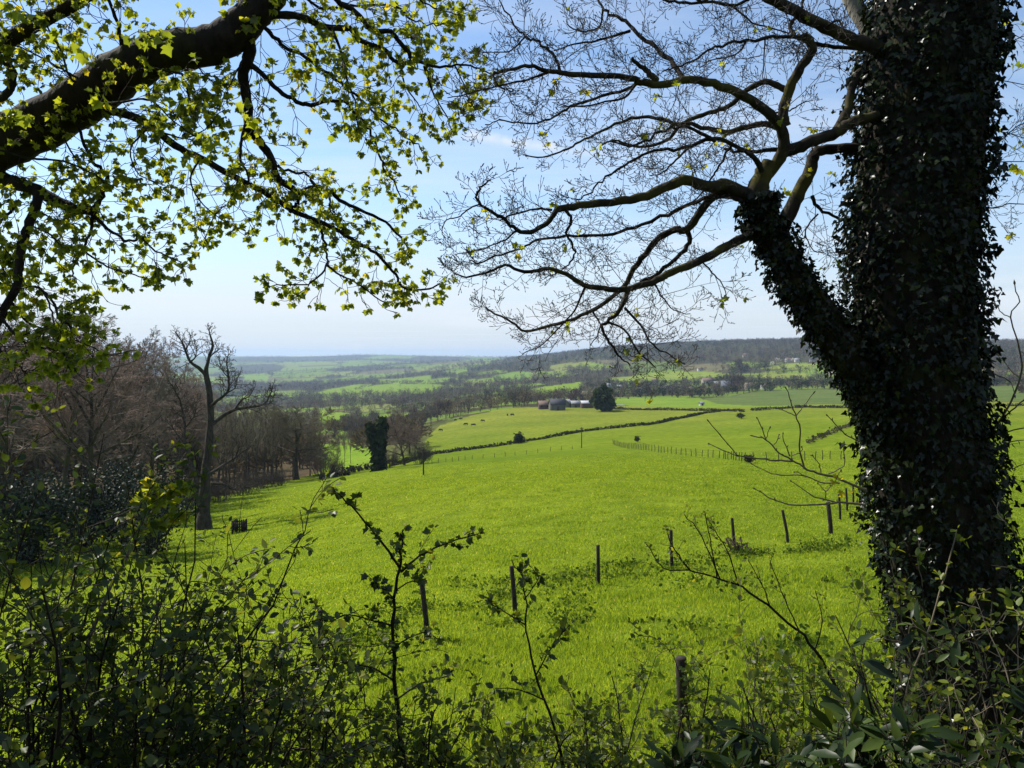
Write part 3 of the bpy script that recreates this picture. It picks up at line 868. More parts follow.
hedge('hedge', [(612,409.3),(673,410.3),(712,411),(744,412)], 1.2, 1.0, 'short dark hedge along the meadow right of the farm tree', per_m=20)
hedge('hedge', [(751,411),(779,409),(807,407.3),(842,408.2),(900,408),(1040,406)], 1.2, 1.0, 'dark hedge below the dull green crop field', per_m=18)
hedge('hedge', [(330,478),(350,473),(370,469),(392,466)], 1.5, 1.5, 'ragged hedge at the foot of the ivy-clad tree', per_m=20, tint=(.05, .045, .028))
hedge('hedge', [(806,444),(818,439),(830,434),(844,428),(858,424)], .9, .9, 'line of scrubby hawthorn left of the ivy trunk', per_m=5, tint=(.08, .075, .035))

def post_fence(pts, spacing, h, rad, label, name='post_fence'):
    ws = smooth_ws(pts)
    seg = np.linalg.norm(np.diff(ws, axis=0), axis=1); cum = np.concatenate([[0], np.cumsum(seg)]); L = cum[-1]
    root = empty(name, ws[0], label, 'fence')
    tops = []
    for k, t in enumerate(np.arange(0, L, spacing)):
        t += random.uniform(-.2, .2)
        x, y = np.interp(t, cum, ws[:, 0]), np.interp(t, cum, ws[:, 1]); z = float(terrain(x, y))
        hh = h * random.uniform(.9, 1.08)
        V, Fq = tubes([([(x, y, z - .2), (x + random.uniform(-.05, .05), y, z + hh * .5), (x + random.uniform(-.08, .08), y, z + hh), (x, y, z + hh + .01)], [rad, rad, rad * .95, .005])], 6)
        mobj('post', V, [Fq], M['post'], root); tops.append((x, y, z + hh))
    wires = []
    for dz in (.08, .45, .8):
        line = [np.array(t) - (0, 0, dz) for t in tops]
        wires.append((line, [.006] * len(line)))
    V, Fq = tubes(wires, 3); mobj('wire', V, [Fq], M['post'], root)
post_fence([(613,444.3),(649,450.6),(673,454),(722,459),(746,461.8),(771,461.8),(807,460.5),(832,459.5),(850,459),(880,459)], 1.55, 1.15, .052, 'row of small wooden posts and wire across the middle of the meadow')
post_fence([(432,464),(470,459.5),(520,455),(583,448.5)], 2.6, .95, .05, 'faint thin post fence below the long diagonal hedge')

def pole(px, py, hpx, label):
    b = hit(px, py); h = hpx * b[1] / F; r = .011 * h + .05
    root = empty('utility_pole', b, label, 'pole')
    V, Fq = tubes([([b + (0, 0, -.4), b + (0, 0, h * .5), b + (0, 0, h), b + (0, 0, h + .02)], [r * 1.15, r, r * .85, .004])], 7)
    mobj('pole', V, [Fq], M['post'], root)
    a = h * .09
    V, Fq = [], []; box(V, Fq, -a, a, -r * .5, r * .5, h * .93, h * .96); V = np.array(V) + b
    mobj('crossarm', V, [np.array(Fq)], M['post'], root)
pole(423.5, 475, 26, 'thin pole on the meadow below the bare hedge tree')
pole(581.6, 448, 21, 'thin pole standing below the long diagonal hedge')
pole(428, 455, 14, 'short pole at the left end of the diagonal hedge')

def shrub_ball(name, px, py, hpx, wf, label, tint, n=420, trunk=True, cat='shrub'):
    b = hit(px, py); h = hpx * b[1] / F
    c = nrm(rng.normal(size=(n, 3))) * rng.uniform(.3, 1, (n, 1)) ** .5
    lump = 1 + .3 * np.sin(c[:, 0] * 5 + 1) * np.sin(c[:, 1] * 4) + .25 * np.sin(c[:, 2] * 7 + c[:, 0] * 4) + .2 * np.sin(c[:, 0] * 11) * np.sin(c[:, 1] * 9 + c[:, 2] * 8)
    p = c * lump[:, None] * np.array((.5 * wf, .5 * wf, .42)) * h + np.array((0, 0, .55 * h)) + b
    V, Fa, rn = leaves(QUAD, p, rvec(n), rvec(n), rng.uniform(.10, .2, n) * h * .8)
    col = np.array(tint)[None] * (.6 + .8 * rn[:, None])
    root = empty(name, b, label, cat)
    if trunk:
        T, Fq = tubes([([b + (0, 0, -.2), b + (.02 * h, 0, .3 * h), b + (0, .02 * h, .6 * h)], [.05 * h, .035 * h, .015 * h])], 6)
        mobj('trunk', T, [Fq], M['bark_wood'], root)
    mobj('crown', V, [Fa], M['far'], root, attrs={'col': col})
shrub_ball('hawthorn_bush', 519, 443.5, 11, .85, 'small round bush standing in the long diagonal hedge', (.035, .045, .018))
shrub_ball('hawthorn_bush', 749, 463, 8.5, 1.2, 'dark round bush on the line of small wooden posts', (.035, .032, .02), trunk=False)
shrub_ball('hawthorn_bush', 740.5, 418.5, 6, 1.3, 'lone small bush in the upper right meadow', (.05, .06, .025), trunk=False)
shrub_ball('hawthorn_bush', 637, 442, 6, .9, 'small twiggy bush left of the post row', (.06, .06, .03), trunk=False)
shrub_ball('hawthorn_bush', 331, 490, 4.5, 1.2, 'tiny dark bush alone on the left meadow', (.03, .035, .018), n=200, trunk=False)
shrub_ball('field_tree', 602, 411.5, 23, .72, 'big round dark evergreen tree beside the farm barns', (.040, .054, .018), n=2400, cat='tree')
shrub_ball('field_tree', 610, 410.5, 13, .7, 'smaller dark bush tucked against the round farm tree', (.026, .034, .014), n=900, cat='shrub')

# ------------------------------------------------------------------ buildings
MB = {k: plain_mat(n, c, var=.15, scale=.6) for k, n, c in [
    ('stone', 'grey_green_stone', (.13, .125, .10)), ('brown', 'red_brown_boards', (.10, .06, .05)), ('white', 'white_render', (.55, .54, .50)), ('cream', 'cream_render', (.38, .34, .28)),
    ('slate', 'dark_slate', (.055, .055, .065)), ('tin', 'pale_tin_roof', (.42, .42, .44)), ('grey', 'grey_sheet', (.26, .26, .27)), ('tile', 'brown_tile', (.16, .11, .085)), ('blue', 'blue_grey_slate', (.11, .12, .15)), ('glass', 'dark_window', (.02, .022, .025))]}
def house(px, py, wpx, hpx, label, wall, roof, name='house', depth=.7, roof_f=.45, yaw=0, windows=2, door=True, chimney=True, cat='house'):
    b = hit(px, py); s = b[1] / F; w_ = wpx * s; H = hpx * s; wh = H * (1 - roof_f); d = w_ * depth
    root = empty(name, b, label, cat); root.rotation_euler = (0, 0, R(yaw))
    def part(nm, V, Fq, m):
        return add_obj(nm, build_mesh(nm, np.array(V, float), [np.array(f) for f in Fq], M_[m] if False else MB[m]), root)
    x, y = w_ / 2, d / 2
    V = [(-x, -y, -1.5), (x, -y, -1.5), (x, y, -1.5), (-x, y, -1.5), (-x, -y, wh), (x, -y, wh), (x, y, wh), (-x, y, wh), (-x, 0, H), (x, 0, H)]
    part('wall', V, [[(0, 1, 5, 4), (2, 3, 7, 6)], [(1, 2, 6, 9, 5), (3, 0, 4, 8, 7)]], wall)
    e = .35; t = .18; k = (H - wh) / y
    V = []
    for xx in (-x - e, x + e):
        V += [(xx, -y - e, wh - e * k + .03), (xx, 0, H + .03), (xx, y + e, wh - e * k + .03), (xx, -y - e, wh - e * k + .03 + t), (xx, 0, H + .03 + t), (xx, y + e, wh - e * k + .03 + t)]
    rf = part('roof', V, [[(0, 1, 7, 6), (1, 2, 8, 7), (3, 9, 10, 4), (4, 10, 11, 5), (0, 6, 9, 3), (2, 5, 11, 8), (0, 3, 4, 1), (1, 4, 5, 2), (6, 7, 10, 9), (7, 8, 11, 10)]], roof)
    if chimney:
        V, Fq = [], []; box(V, Fq, x * .55 - .4, x * .55 + .4, -.35, .35, H - .8, H + 1.1)
        o = part('chimney', V, [Fq], 'stone' if wall != 'white' else 'tile'); o.parent = rf
    for i in range(windows):
        xc = -x + w_ * (i + 1) / (windows + 1) + (.12 * w_ if i >= windows / 2 else -.12 * w_) * (windows > 1)
        V, Fq = [], []; box(V, Fq, xc - .5, xc + .5, -y - .03, -y + .05, wh * .5, wh * .5 + min(1.1, wh * .4)); part('window', V, [Fq], 'glass')
    if door:
        V, Fq = [], []; box(V, Fq, -.55, .55, -y - .03, -y + .05, 0, min(2.1, wh * .8)); part('door', V, [Fq], 'brown')
    return root
house(557, 410, 15, 11, 'long stone farm barn with a dark slate roof', 'stone', 'slate', 'barn', .6, .45, 12, 0, True, False, 'barn')
house(567.5, 407.5, 7, 8, 'gabled outbuilding with a pale roof right of the dark barn', 'stone', 'grey', 'outbuilding', 1.1, .4, 60, 1, False, False, 'barn')
house(575.5, 407.5, 9, 6.5, 'low grey-roofed shed between the outbuilding and the open barn', 'stone', 'grey', 'shed', .8, .35, 4, 0, True, False, 'shed')
house(587, 408, 12, 7, 'open dark barn with a bright tin roof beside the round tree', 'brown', 'tin', 'barn', .7, .3, 4, 0, True, False, 'barn')
house(544, 409, 11, 8, 'low red-brown farm building left of the dark barn', 'brown', 'tile', 'outbuilding', .7, .45, 8, 2, False, False, 'barn')
house(607.5, 390, 6, 6.5, 'white house above the round farm tree', 'white', 'grey', 'house', .8, .4, 20)
house(619.5, 389, 5, 4, 'small pale-roofed cottage right of the white house', 'cream', 'tin', 'cottage', .8, .5, -10, 1, True, True)
house(708, 384, 12, 6, 'long pale-walled house at the left end of the village', 'cream', 'tile', 'house', .5, .5, 5, 3)
house(726.5, 391, 11, 10, 'large blue-grey roofed house in the middle of the village', 'stone', 'blue', 'house', .7, .5, -8, 3)
house(748.5, 389, 8, 6, 'brown-roofed house at the right end of the village', 'cream', 'tile', 'house', .7, .5, 10, 2)
house(716, 387, 6, 5.5, 'small grey cottage between the long house and the blue-roofed house', 'stone', 'grey', 'cottage', .8, .5, 30, 1)
house(701.5, 405.5, 4, 3.4, 'small white field shelter below the village', 'white', 'grey', 'field_shelter', .8, .3, 25, 0, True, False, 'shed')
house(788, 362, 5, 4, 'pale house among blossoming trees high on the hill', 'white', 'tile', 'house', .7, .4, 12, 1, False)
house(797, 362, 5, 3.6, 'pale cottage at the right of the blossoming trees', 'white', 'grey', 'cottage', .7, .4, -12, 1, False)
for px, py, wp, hp, lb, wm, rm in [(640, 392.5, 6, 5, 'small pale cottage among trees just right of the farm', 'cream', 'slate'), (655, 383, 6, 4.5, 'white cottage on the field edge between farm and village', 'white', 'tile'), (668, 390, 7, 5, 'long low grey-roofed house half way between farm and village', 'cream', 'grey'), (690, 392, 6, 5, 'brick-brown cottage left of the long pale house', 'brown', 'tile'), (737, 386, 6, 4.5, 'white cottage right behind the blue-grey roofed house', 'white', 'grey'), (764, 389, 6, 5, 'pale house right of the brown-roofed house', 'white', 'tile'), (745, 357, 5, 3.5, 'pale house alone in the hill wood', 'cream', 'tile'), (812, 361.5, 5, 3.5, 'white house on the hill nearest the ivy-clad limb', 'white', 'slate'), (700, 371, 5, 3.5, 'white cottage on the long upper field', 'white', 'tile')]:
    house(px, py, wp, hp, lb, wm, rm, 'house' if wp > 5.5 else 'cottage', .7, .45, random.uniform(-25, 25), 2, True)
# white paddock fence right of the round tree
def rail_fence(px0, px1, py, label):
    a, b = hit(px0, py), hit(px1, py)
    root = empty('rail_fence', a, label, 'fence')
    n = 7
    for i in range(n):
        p = a + (b - a) * i / (n - 1); p[2] = float(terrain(p[0], p[1]))
        V, Fq = [], []; box(V, Fq, p[0] - .12, p[0] + .12, p[1] - .12, p[1] + .12, p[2] - .3, p[2] + 1.4)
        mobj('post', V, [np.array(Fq)], MB['white'], root)
    V, Fq = tubes([([a + (0, -.2, z), (a + b) / 2 + (0, -.2, z), b + (0, -.2, z)], [.09] * 3) for z in (.6, 1.2)], 4)
    mobj('rail', V, [Fq], MB['white'], root)
rail_fence(613.5, 624.5, 406.5, 'short white rail fence right of the round farm tree')

# ------------------------------------------------------------------ cattle on the far pasture
M['cow'] = plain_mat('black_hide', (.022, .018, .015), var=.4, scale=1.5)
def cow_mesh():
    polys = [
        (smooth_line([(-1.0, 0, 1.05), (-.75, 0, 1.08), (0, 0, 1.0), (.6, 0, 1.08), (.9, 0, 1.12), (1.15, 0, 1.05), (1.35, 0, .75), (1.55, 0, .45), (1.62, 0, .3)], 2), None)]
    pts = polys[0][0]; rad = np.interp(np.linspace(0, 1, len(pts)), [0, .1, .35, .55, .65, .75, .85, .95, 1], [.08, .34, .40, .36, .26, .19, .16, .13, .05])
    out = [(pts, rad)]
    for x in (-.78, .62):
        for y in (-.2, .2):
            q = -.05 if x < 0 else .03
            out.append(([(x, y, 1.0), (x + q, y, .62), (x - q * .8, y, .3), (x, y, .04), (x + .05, y, 0)], [.17, .11, .06, .055, .06]))
    out.append(([(-1.05, 0, 1.15), (-1.18, 0, .9), (-1.15, 0, .5), (-1.15, 0, .4)], [.035, .03, .03, .06]))
    out.append(([(1.42, -.1, .82), (1.4, -.26, .86), (1.4, -.3, .84)], [.04, .05, .01])); out.append(([(1.42, .1, .82), (1.4, .26, .86), (1.4, .3, .84)], [.04, .05, .01]))
    V, Fq = tubes(out, 8)
    return build_mesh('cow', V, [Fq], M['cow'], smooth=True)
cm = cow_mesh()
for k, (px, py, lb) in enumerate([(455.6,421,'leftmost dark cow of the pair near the top of the far pasture'),(461,419.7,'dark cow just right of the leftmost pair on the far pasture'),(466,425.5,'dark cow grazing below the pair on the far pasture'),(424,429.5,'dark cow beside the bare hedge tree at the pasture edge'),(431,431.5,'dark cow second from the hedge tree'),(441,431.5,'dark cow third from the hedge tree'),(473,426.3,'dark cow in the middle of the far pasture'),(483,422,'dark cow alone in the upper middle of the far pasture'),(507.5,416,'left cow of the two highest on the pasture towards the farm'),(512.5,416,'right cow of the two highest on the pasture towards the farm')]):
    b = hit(px, py); o = add_obj('cow', cm, None, b); o.rotation_euler = (0, 0, rng.uniform(0, 6.28)); o.scale = (.85,) * 3
    tag(o, lb, 'cow', 'cattle grazing on the far pasture')
# ------------------------------------------------------------------ the wood on the left
def tree_protos(seed, H, tr, nch, ang, spread, up, wig, lr, t0=(.32, .15, .15, .1), seg=(8, 6, 4, 3, 3), trunk_frac=.78, rmin=.013, lean=0):
    random.seed(seed)
    c = Cfg(seg=seg, wig=wig, up=up, nch=nch, ang=ang, lr=lr, t0=t0, taper=.22, rmin=rmin, rl=.024, maxlev=4, leaf_from=9)
    out, tips = {}, []
    d = nrm(np.array((random.uniform(-.05, .05) + lean, random.uniform(-.05, .05), 1)))
    grow(out, tips, (0, 0, -.4), tuple(d), H * trunk_frac, tr, 0, c)
    main = out[0] + out[1]
    # root flare
    p, r = out[0][0]; r = list(r); r[0] *= 1.5; main[0] = (p, r)
    fine = out[2] + out.get(3, []) + out.get(4, [])
    top = max(max(q[2] for q in pl[0]) for pl in fine)
    k = H / top
    V1, F1 = tubes(main_scaled(main, k, spread), 7); V2, F2 = tubes(main_scaled(fine, k, spread), 3)
    return V1, F1, V2, F2
def main_scaled(lst, k, s):
    by = []
    for p, r in lst:
        by.append((np.asarray(p) * (k * s, k * s, k), r))
    # tubes() needs equal lengths per batch; keep as they are
    return by

WOOD = []
for i, (H, tr, nch, ang, sp, up) in enumerate([
    (22, .36, (14, 9, 8, 9), (46, 44, 42, 42), 1.05, (.0, .06, .04, .02, .0)),
    (21, .30, (14, 9, 8, 9), (42, 42, 42, 42), .95, (.0, .07, .05, .02, .0)),
    (20, .34, (13, 9, 8, 9), (52, 47, 44, 42), 1.15, (.0, .05, .03, .02, .0)),
    (17, .17, (13, 6, 5, 4), (34, 38, 40, 40), .62, (.0, .08, .06, .04, .02)),
]):
    V1, F1, V2, F2 = tree_protos(50 + i, H, tr, nch, ang, sp, up, (.05, .10, .16, .2, .22), (.58, .52, .52, .55), trunk_frac=.66, rmin=.017)
    WOOD.append((build_mesh('trunk', V1, [F1], M['bark_wood'], smooth=True), build_mesh('crown', V2, [F2], M[('twig_wood', 'twig_grey', 'twig_wood', 'twig_olive')[i]]), H))
V1, F1, V2, F2 = tree_protos(91, 16, .42, (13, 9, 9, 10), (62, 52, 46, 44), 1.1, (0, .06, .05, .03, .02), (.05, .15, .2, .22, .24), (.80, .5, .5, .5), t0=(.40, .2, .15, .1), trunk_frac=.56, rmin=.022)
OAK = (build_mesh('trunk', V1, [F1], M['bark_wood'], smooth=True), build_mesh('crown', V2, [F2], M['twig_oak']), 16)
V1, F1, V2, F2 = tree_protos(92, 14, .30, (13, 9, 8, 9), (56, 50, 46, 44), 1.15, (0, .06, .05, .03, .02), (.05, .15, .2, .22, .24), (.70, .52, .5, .5), t0=(.2, .2, .15, .1), trunk_frac=.6, rmin=.02)
BROAD = (build_mesh('trunk', V1, [F1], M['bark_wood'], smooth=True), build_mesh('crown', V2, [F2], M['twig_wood']), 14)

def put_tree(proto, name, b, H, label, group=None, w=1.0, rot=None):
    root = empty(name, b, label, 'tree', group)
    s = H / proto[2]; root.scale = (s * w, s * w, s); root.rotation_euler = (0, 0, random.uniform(0, 6.28) if rot is None else rot)
    t = add_obj('trunk', proto[0], root); c = add_obj('crown', proto[1], root)
    return root

GW = 'bare brown trees massed in the wood on the left'
LW = 'tall bare purple-brown tree in the dense wood left of the meadow'
GS = 'slender bare trees at the right end of the left wood'
LS = 'slender straight-trunked bare tree at the wood end beside the oak'
random.seed(5)
for k, (px, r, H) in enumerate([(-260, 60, 20), (-170, 66, 21), (-90, 62, 20), (-40, 72, 20), (14, 84, 22), (58, 96, 22.5), (92, 88, 21), (124, 100, 23), (150, 112, 22), (176, 124, 20.5), (108, 122, 24), (40, 120, 25),
                                (0, 112, 24), (196, 140, 20), (160, 146, 22), (82, 145, 26), (132, 152, 25), (-30, 135, 26), (-120, 110, 24), (216, 158, 18), (64, 170, 27), (182, 168, 22), (22, 160, 28), (140, 178, 25)]):
    b = at_r(px, r)
    put_tree(WOOD[k % 3], 'bare_tree', b, H * random.uniform(.95, 1.04), LW, GW, random.uniform(.95, 1.15))
for k, (px, r, H) in enumerate([(222, 128, 14), (233, 150, 16), (244, 140, 15), (254, 155, 16.5), (263, 165, 17), (272, 160, 16), (281, 178, 16), (309, 182, 12), (228, 172, 17), (248, 180, 18)]):
    b = at_r(px, r)
    put_tree(WOOD[3], 'bare_tree', b, H, LS, GS, random.uniform(.9, 1.3))
put_tree(OAK, 'oak_tree', at_r(295, 172), 17, 'broad olive-brown oak with a dark straight trunk at the right end of the left wood', w=1.4, rot=1.0)
put_tree(BROAD, 'bare_tree', at_r(404, 168), 13.2, 'rounded bare tree standing right beside the ivy-clad column tree', w=.86, rot=.4)
put_tree(WOOD[3], 'sapling', at_r(344, 215), 10, 'thin bare sapling below the meadow, left of the ivy-clad tree', w=.7)
put_tree(WOOD[3], 'sapling', at_r(350, 225), 10.5, 'second thin bare sapling, nearer the ivy-clad tree', w=.7)
put_tree(WOOD[3], 'sapling', at_r(337, 220), 8, 'small bare sapling left of the pair below the meadow', w=.6)

def thicket(name, b, h, wid, label, tint, n=1800, cat='shrub'):
    """twiggy shrub: a fan of upright stems"""
    random.seed(int(abs(b[0]) * 10) + n)
    c = Cfg(seg=(4, 3, 3), wig=(.12, .2, .25), up=(.06, .06, .04), nch=(9, 6, 0), ang=(38, 42, 40), lr=(.5, .5, .5), t0=(.2, .1, .1), taper=.3, rmin=.012, rl=.02, maxlev=2, leaf_from=9)
    out, tips = {}, []
    for k in range(int(n / 60)):
        a = random.uniform(0, 6.28); q = random.uniform(0, wid * .35)
        grow(out, tips, (b[0] + q * math.cos(a), b[1] + q * math.sin(a), b[2] - .2), tuple(nrm((math.cos(a) * .4, math.sin(a) * .4, 1))), h * random.uniform(.6, .95), .05, 0, c)
    root = empty(name, b, label, cat)
    m = plain_mat(name + '_twig', tint, var=.3, scale=.5)
    V, Fq = tubes(out[0], 5); mobj('stem', V, [Fq], M['bark_wood'], root)
    V, Fq = tubes(out[1] + out[2], 3); mobj('crown', V, [Fq], m, root)
thicket('thorn_thicket', at_r(322, 176), 6.5, 6, 'purple-brown thicket right of the oak trunk', (.10, .07, .058), 2400)
thicket('thorn_thicket', at_r(335, 182), 3.2, 4, 'low brown scrub between the thicket and the ivy-clad tree', (.09, .07, .05), 1500)
thicket('thorn_thicket', at_r(420, 165), 4.8, 5, 'low twiggy thicket at the right foot of the rounded bare tree', (.10, .085, .055), 2000)
thicket('thorn_thicket', at_r(388, 165), 4.2, 4, 'twiggy scrub between the ivy-clad tree and the rounded bare tree', (.09, .07, .055), 1600)
for k, (px, r, h) in enumerate([(215, 112, 4), (238, 125, 4), (262, 142, 4), (195, 104, 5), (170, 92, 5), (278, 150, 3.5)]):
    thicket('thorn_thicket', at_r(px, r), h, 6, ['brown twiggy scrub at the wood edge right of the dead tree', 'brown twiggy scrub at the wood edge above the tree guard', 'brown twiggy scrub at the wood edge left of the oak', 'brown twiggy scrub right behind the dead tree trunk', 'brown twiggy scrub at the wood edge left of the dead tree', 'low scrub at the foot of the oak'][k], (.085, .065, .048), 1500)

# ivy-clad column tree
def ivy_clump(lines, n, size, spread):
    pos, nor = [], []
    L = np.array([np.linalg.norm(np.diff(l, axis=0), axis=1).sum() for l, w in lines]); L /= L.sum()
    for (l, w), f in zip(lines, L):
        k = int(n * f); t = rng.uniform(0, 1, k) * (len(l) - 1); i = np.minimum(t.astype(int), len(l) - 2); fr = (t - i)[:, None]
        p = l[i] * (1 - fr) + l[i + 1] * fr; ww = np.interp(t, np.arange(len(l)), w)
        d = rvec(k); pos.append(p + d * (ww * (.55 + .5 * rng.random(k)) * (1 + spread * np.sin(t * 9)))[:, None]); nor.append(d)
    pos = np.concatenate(pos); nor = np.concatenate(nor)
    return leaves(QUAD, pos, nor * .3 + np.array((0, 0, -.8)) + rvec(len(pos)) * .5, nor + rvec(len(pos)) * .5, rng.uniform(.6, 1.2, len(pos)) * size)
def ivy_tree():
    b = at_r(377, 150); s = b[1] / F
    def q(px, py, dy=0): return np.array(((px - 377) * s, dy, (467 - py) * s)) + b
    root = empty('ivy_clad_tree', b, 'dark tree wholly clad in ivy, forked in two columns at the meadow edge', 'tree')
    l1 = smooth_line([q(377, 470), q(377, 450), q(375, 438), q(372, 429), q(370, 421)], 3); l2 = smooth_line([q(378, 452), q(379, 437), q(381, 426), q(382, 414)], 3)
    V, Fq = tubes([(l1, np.linspace(.45, .1, len(l1))), (l2, np.linspace(.35, .1, len(l2)))], 7)
    tr = mobj('trunk', V, [Fq], M['bark_wood'], root)
    V, Fa, rn = ivy_clump([(l1, np.interp(np.linspace(0, 1, len(l1)), [0, .3, .7, 1], [1.25, 1.15, .85, .75])), (l2, np.interp(np.linspace(0, 1, len(l2)), [0, .4, 1], [1.0, .95, .9]))], 2300, .66, .42)
    mobj('ivy', V, [Fa], M['far'], root, attrs={'col': np.array((.026, .036, .015))[None] * (.4 + 1.2 * rn[:, None])})
ivy_tree()

# dead tree, traced
def dead_tree():
    b = hit(205, 529); s = b[1] / F
    def q(X, Y, dy=0): return np.array(((X / 3.413 - 205) * s, dy * 1.0, (529 - (330 + Y / 3.413)) * s)) + b
    B = [([(698, 720, 0), (697, 660, 0), (701, 560, 0), (705, 480, 0), (714, 400, .2), (720, 300, .3), (717, 210, .3), (708, 150, .2)], .95, .42),
         ([(708, 150, .2), (712, 125, .1), (722, 90, 0), (732, 50, .2), (720, 10, .4), (715, -5, .5)], .36, .05),
         ([(708, 150, .2), (690, 125, -.2), (668, 105, -.5), (655, 65, -.8), (645, 35, -.9), (632, 10, -1)], .30, .05),
         ([(668, 105, -.5), (690, 90, -.9), (700, 60, -1.2), (695, 30, -1.3)], .14, .03), ([(722, 90, 0), (740, 70, .4), (750, 60, .5)], .12, .03), ([(655, 65, -.8), (672, 45, -1), (680, 15, -1.2)], .1, .03),
         ([(720, 325, .3), (755, 292, .8), (790, 272, 1.2), (830, 265, 1.6), (878, 255, 2), (900, 225, 2.2), (908, 190, 2.3)], .34, .07),
         ([(790, 272, 1.2), (815, 240, 1), (845, 225, .8), (870, 190, .6)], .16, .04), ([(878, 255, 2), (905, 250, 2.2), (915, 215, 2.3)], .12, .04),
         ([(718, 260, .3), (756, 237, -.6), (800, 208, -1.2), (812, 160, -1.4), (806, 110, -1.5), (812, 75, -1.5)], .26, .04),
         ([(800, 208, -1.2), (830, 190, -1.3), (842, 150, -1.4)], .1, .03), ([(812, 160, -1.4), (790, 130, -1.6), (785, 95, -1.7)], .09, .03),
         ([(690, 500, 0), (660, 455, -1), (625, 425, -1.8), (605, 408, -2.2)], .30, .10), ([(625, 425, -1.8), (590, 400, -2.4), (570, 360, -2.6)], .13, .04),
         ([(706, 500, 0), (745, 468, 1), (785, 440, 1.6), (822, 408, 2.2)], .28, .08), ([(785, 440, 1.6), (800, 400, 1.4), (798, 370, 1.3)], .1, .03),
         ([(668, 470, -.6), (655, 400, -.8), (650, 290, -1), (640, 230, -1.2), (620, 180, -1.4)], .24, .05), ([(650, 330, -1), (680, 290, -.8), (690, 240, -.7)], .12, .04), ([(652, 380, -1), (620, 330, -1.3), (610, 290, -1.4)], .1, .03),
         ([(716, 525, .3), (750, 530, .8), (780, 552, 1.4), (805, 550, 1.7), (835, 520, 2.0)], .2, .05), ([(805, 550, 1.7), (840, 545, 2), (870, 535, 2.2)], .1, .03),
         ([(698, 690, 0), (680, 700, -.6), (660, 712, -1)], .5, .2), ([(698, 690, 0), (718, 700, -.5), (735, 708, -.8)], .5, .2)]
    root = empty('dead_tree', b, 'dead grey tree with broken bare limbs standing on the meadow before the wood', 'tree')
    big, fine, tips = [], {}, []
    random.seed(31)
    c = Cfg(seg=(4, 4, 3, 3), wig=(.1, .2, .25, .2), up=(0, .06, .06, .04), nch=(6, 4, 2, 0), ang=(50, 48, 45, 40), lr=(.4, .5, .5, .5), t0=(.3, .3, .2, .1), taper=.3, rmin=.014, rl=.03, maxlev=3, leaf_from=9)
    for k, (pts, r0, r1) in enumerate(B):
        l = smooth_line([q(*p) for p in pts], 3); rad = np.linspace(r0, r1, len(l)) * .56; 
        if k == 0: rad = np.interp(np.linspace(0, 1, len(l)), [0, .08, .25, .5, 1], [1.1, .72, .46, .34, .20])
        big.append((l, rad))
        if 0 < k < len(B) - 2:
            d = nrm(np.gradient(l, axis=0)); L = np.linalg.norm(np.diff(l, axis=0), axis=1).sum()
            spawn(fine, tips, [tuple(x) for x in l], list(rad), [tuple(x) for x in d], L, 0, c, count=max(4, int(L * 5)), Lc=1.45)
    V, Fq = tubes(big, 10)
    a = V - b; V = V + (.045 * np.sin(a[:, 0] * 7 + a[:, 2] * 1.3) + .04 * np.sin(a[:, 1] * 9 - a[:, 2] * 2.1) + .03 * np.sin(a[:, 2] * 5))[:, None] * nrm(np.stack([a[:, 0], a[:, 1], 0 * a[:, 2]], 1)) * np.clip(1 - a[:, 2:3] / 22, 0, 1)
    mobj('trunk', V, [Fq], M['bark_dead'], root, smooth=True)
    V, Fq = tubes(sum(fine.values(), []), 4); mobj('twigs', V, [Fq], M['bark_dead'], root)
dead_tree()

# evergreen bushes before the wood
def leaf_bush(name, b, h, wid, label, n, size, mat, cat='shrub'):
    c = nrm(rng.normal(size=(26, 3))) * rng.uniform(.35, .95, (26, 1))
    k = rng.integers(26, size=n)
    p = c[k] + rng.normal(size=(n, 3)) * .2
    p = p * np.array((wid / 2, wid / 2, h * .5)) + np.array((0, 0, h * .5)) + b
    p[:, 2] = np.maximum(p[:, 2], b[2])
    V, Fa, rn = leaves(OVA, p, rvec(n) + (0, 0, -.3), rvec(n), rng.uniform(.7, 1.3, n) * size)
    root = empty(name, b, label, cat)
    st = [([b + (0, 0, -.3), b + cc * np.array((wid / 4, wid / 4, h * .25)) + (0, 0, h * .25), b + cc * np.array((wid / 2, wid / 2, h * .5)) + (0, 0, h * .5)], [.05, .035, .015]) for cc in c]
    W, Fq = tubes(st, 5); mobj('stem', W, [Fq], M['bark_wood'], root)
    mobj('foliage', V, [Fa], mat, root, attrs={'rnd': rn})
leaf_bush('holly_bush', at_r(150, 54), 5.4, 4.4, 'dark glossy holly bush left of the dead tree', 6000, .16, M['leaf_holly'])
leaf_bush('holly_bush', at_r(122, 60), 6, 5, 'dark evergreen bush behind the holly, against the wood', 6000, .17, M['leaf_holly'])
leaf_bush('holly_bush', at_r(20, 52), 5.5, 6, 'wide dark evergreen bush at the far left edge under the trees', 7000, .18, M['leaf_holly'])
leaf_bush('holly_bush', at_r(78, 58), 4.6, 5, 'low dark evergreen bush between the two taller evergreens', 5000, .17, M['leaf_holly'])

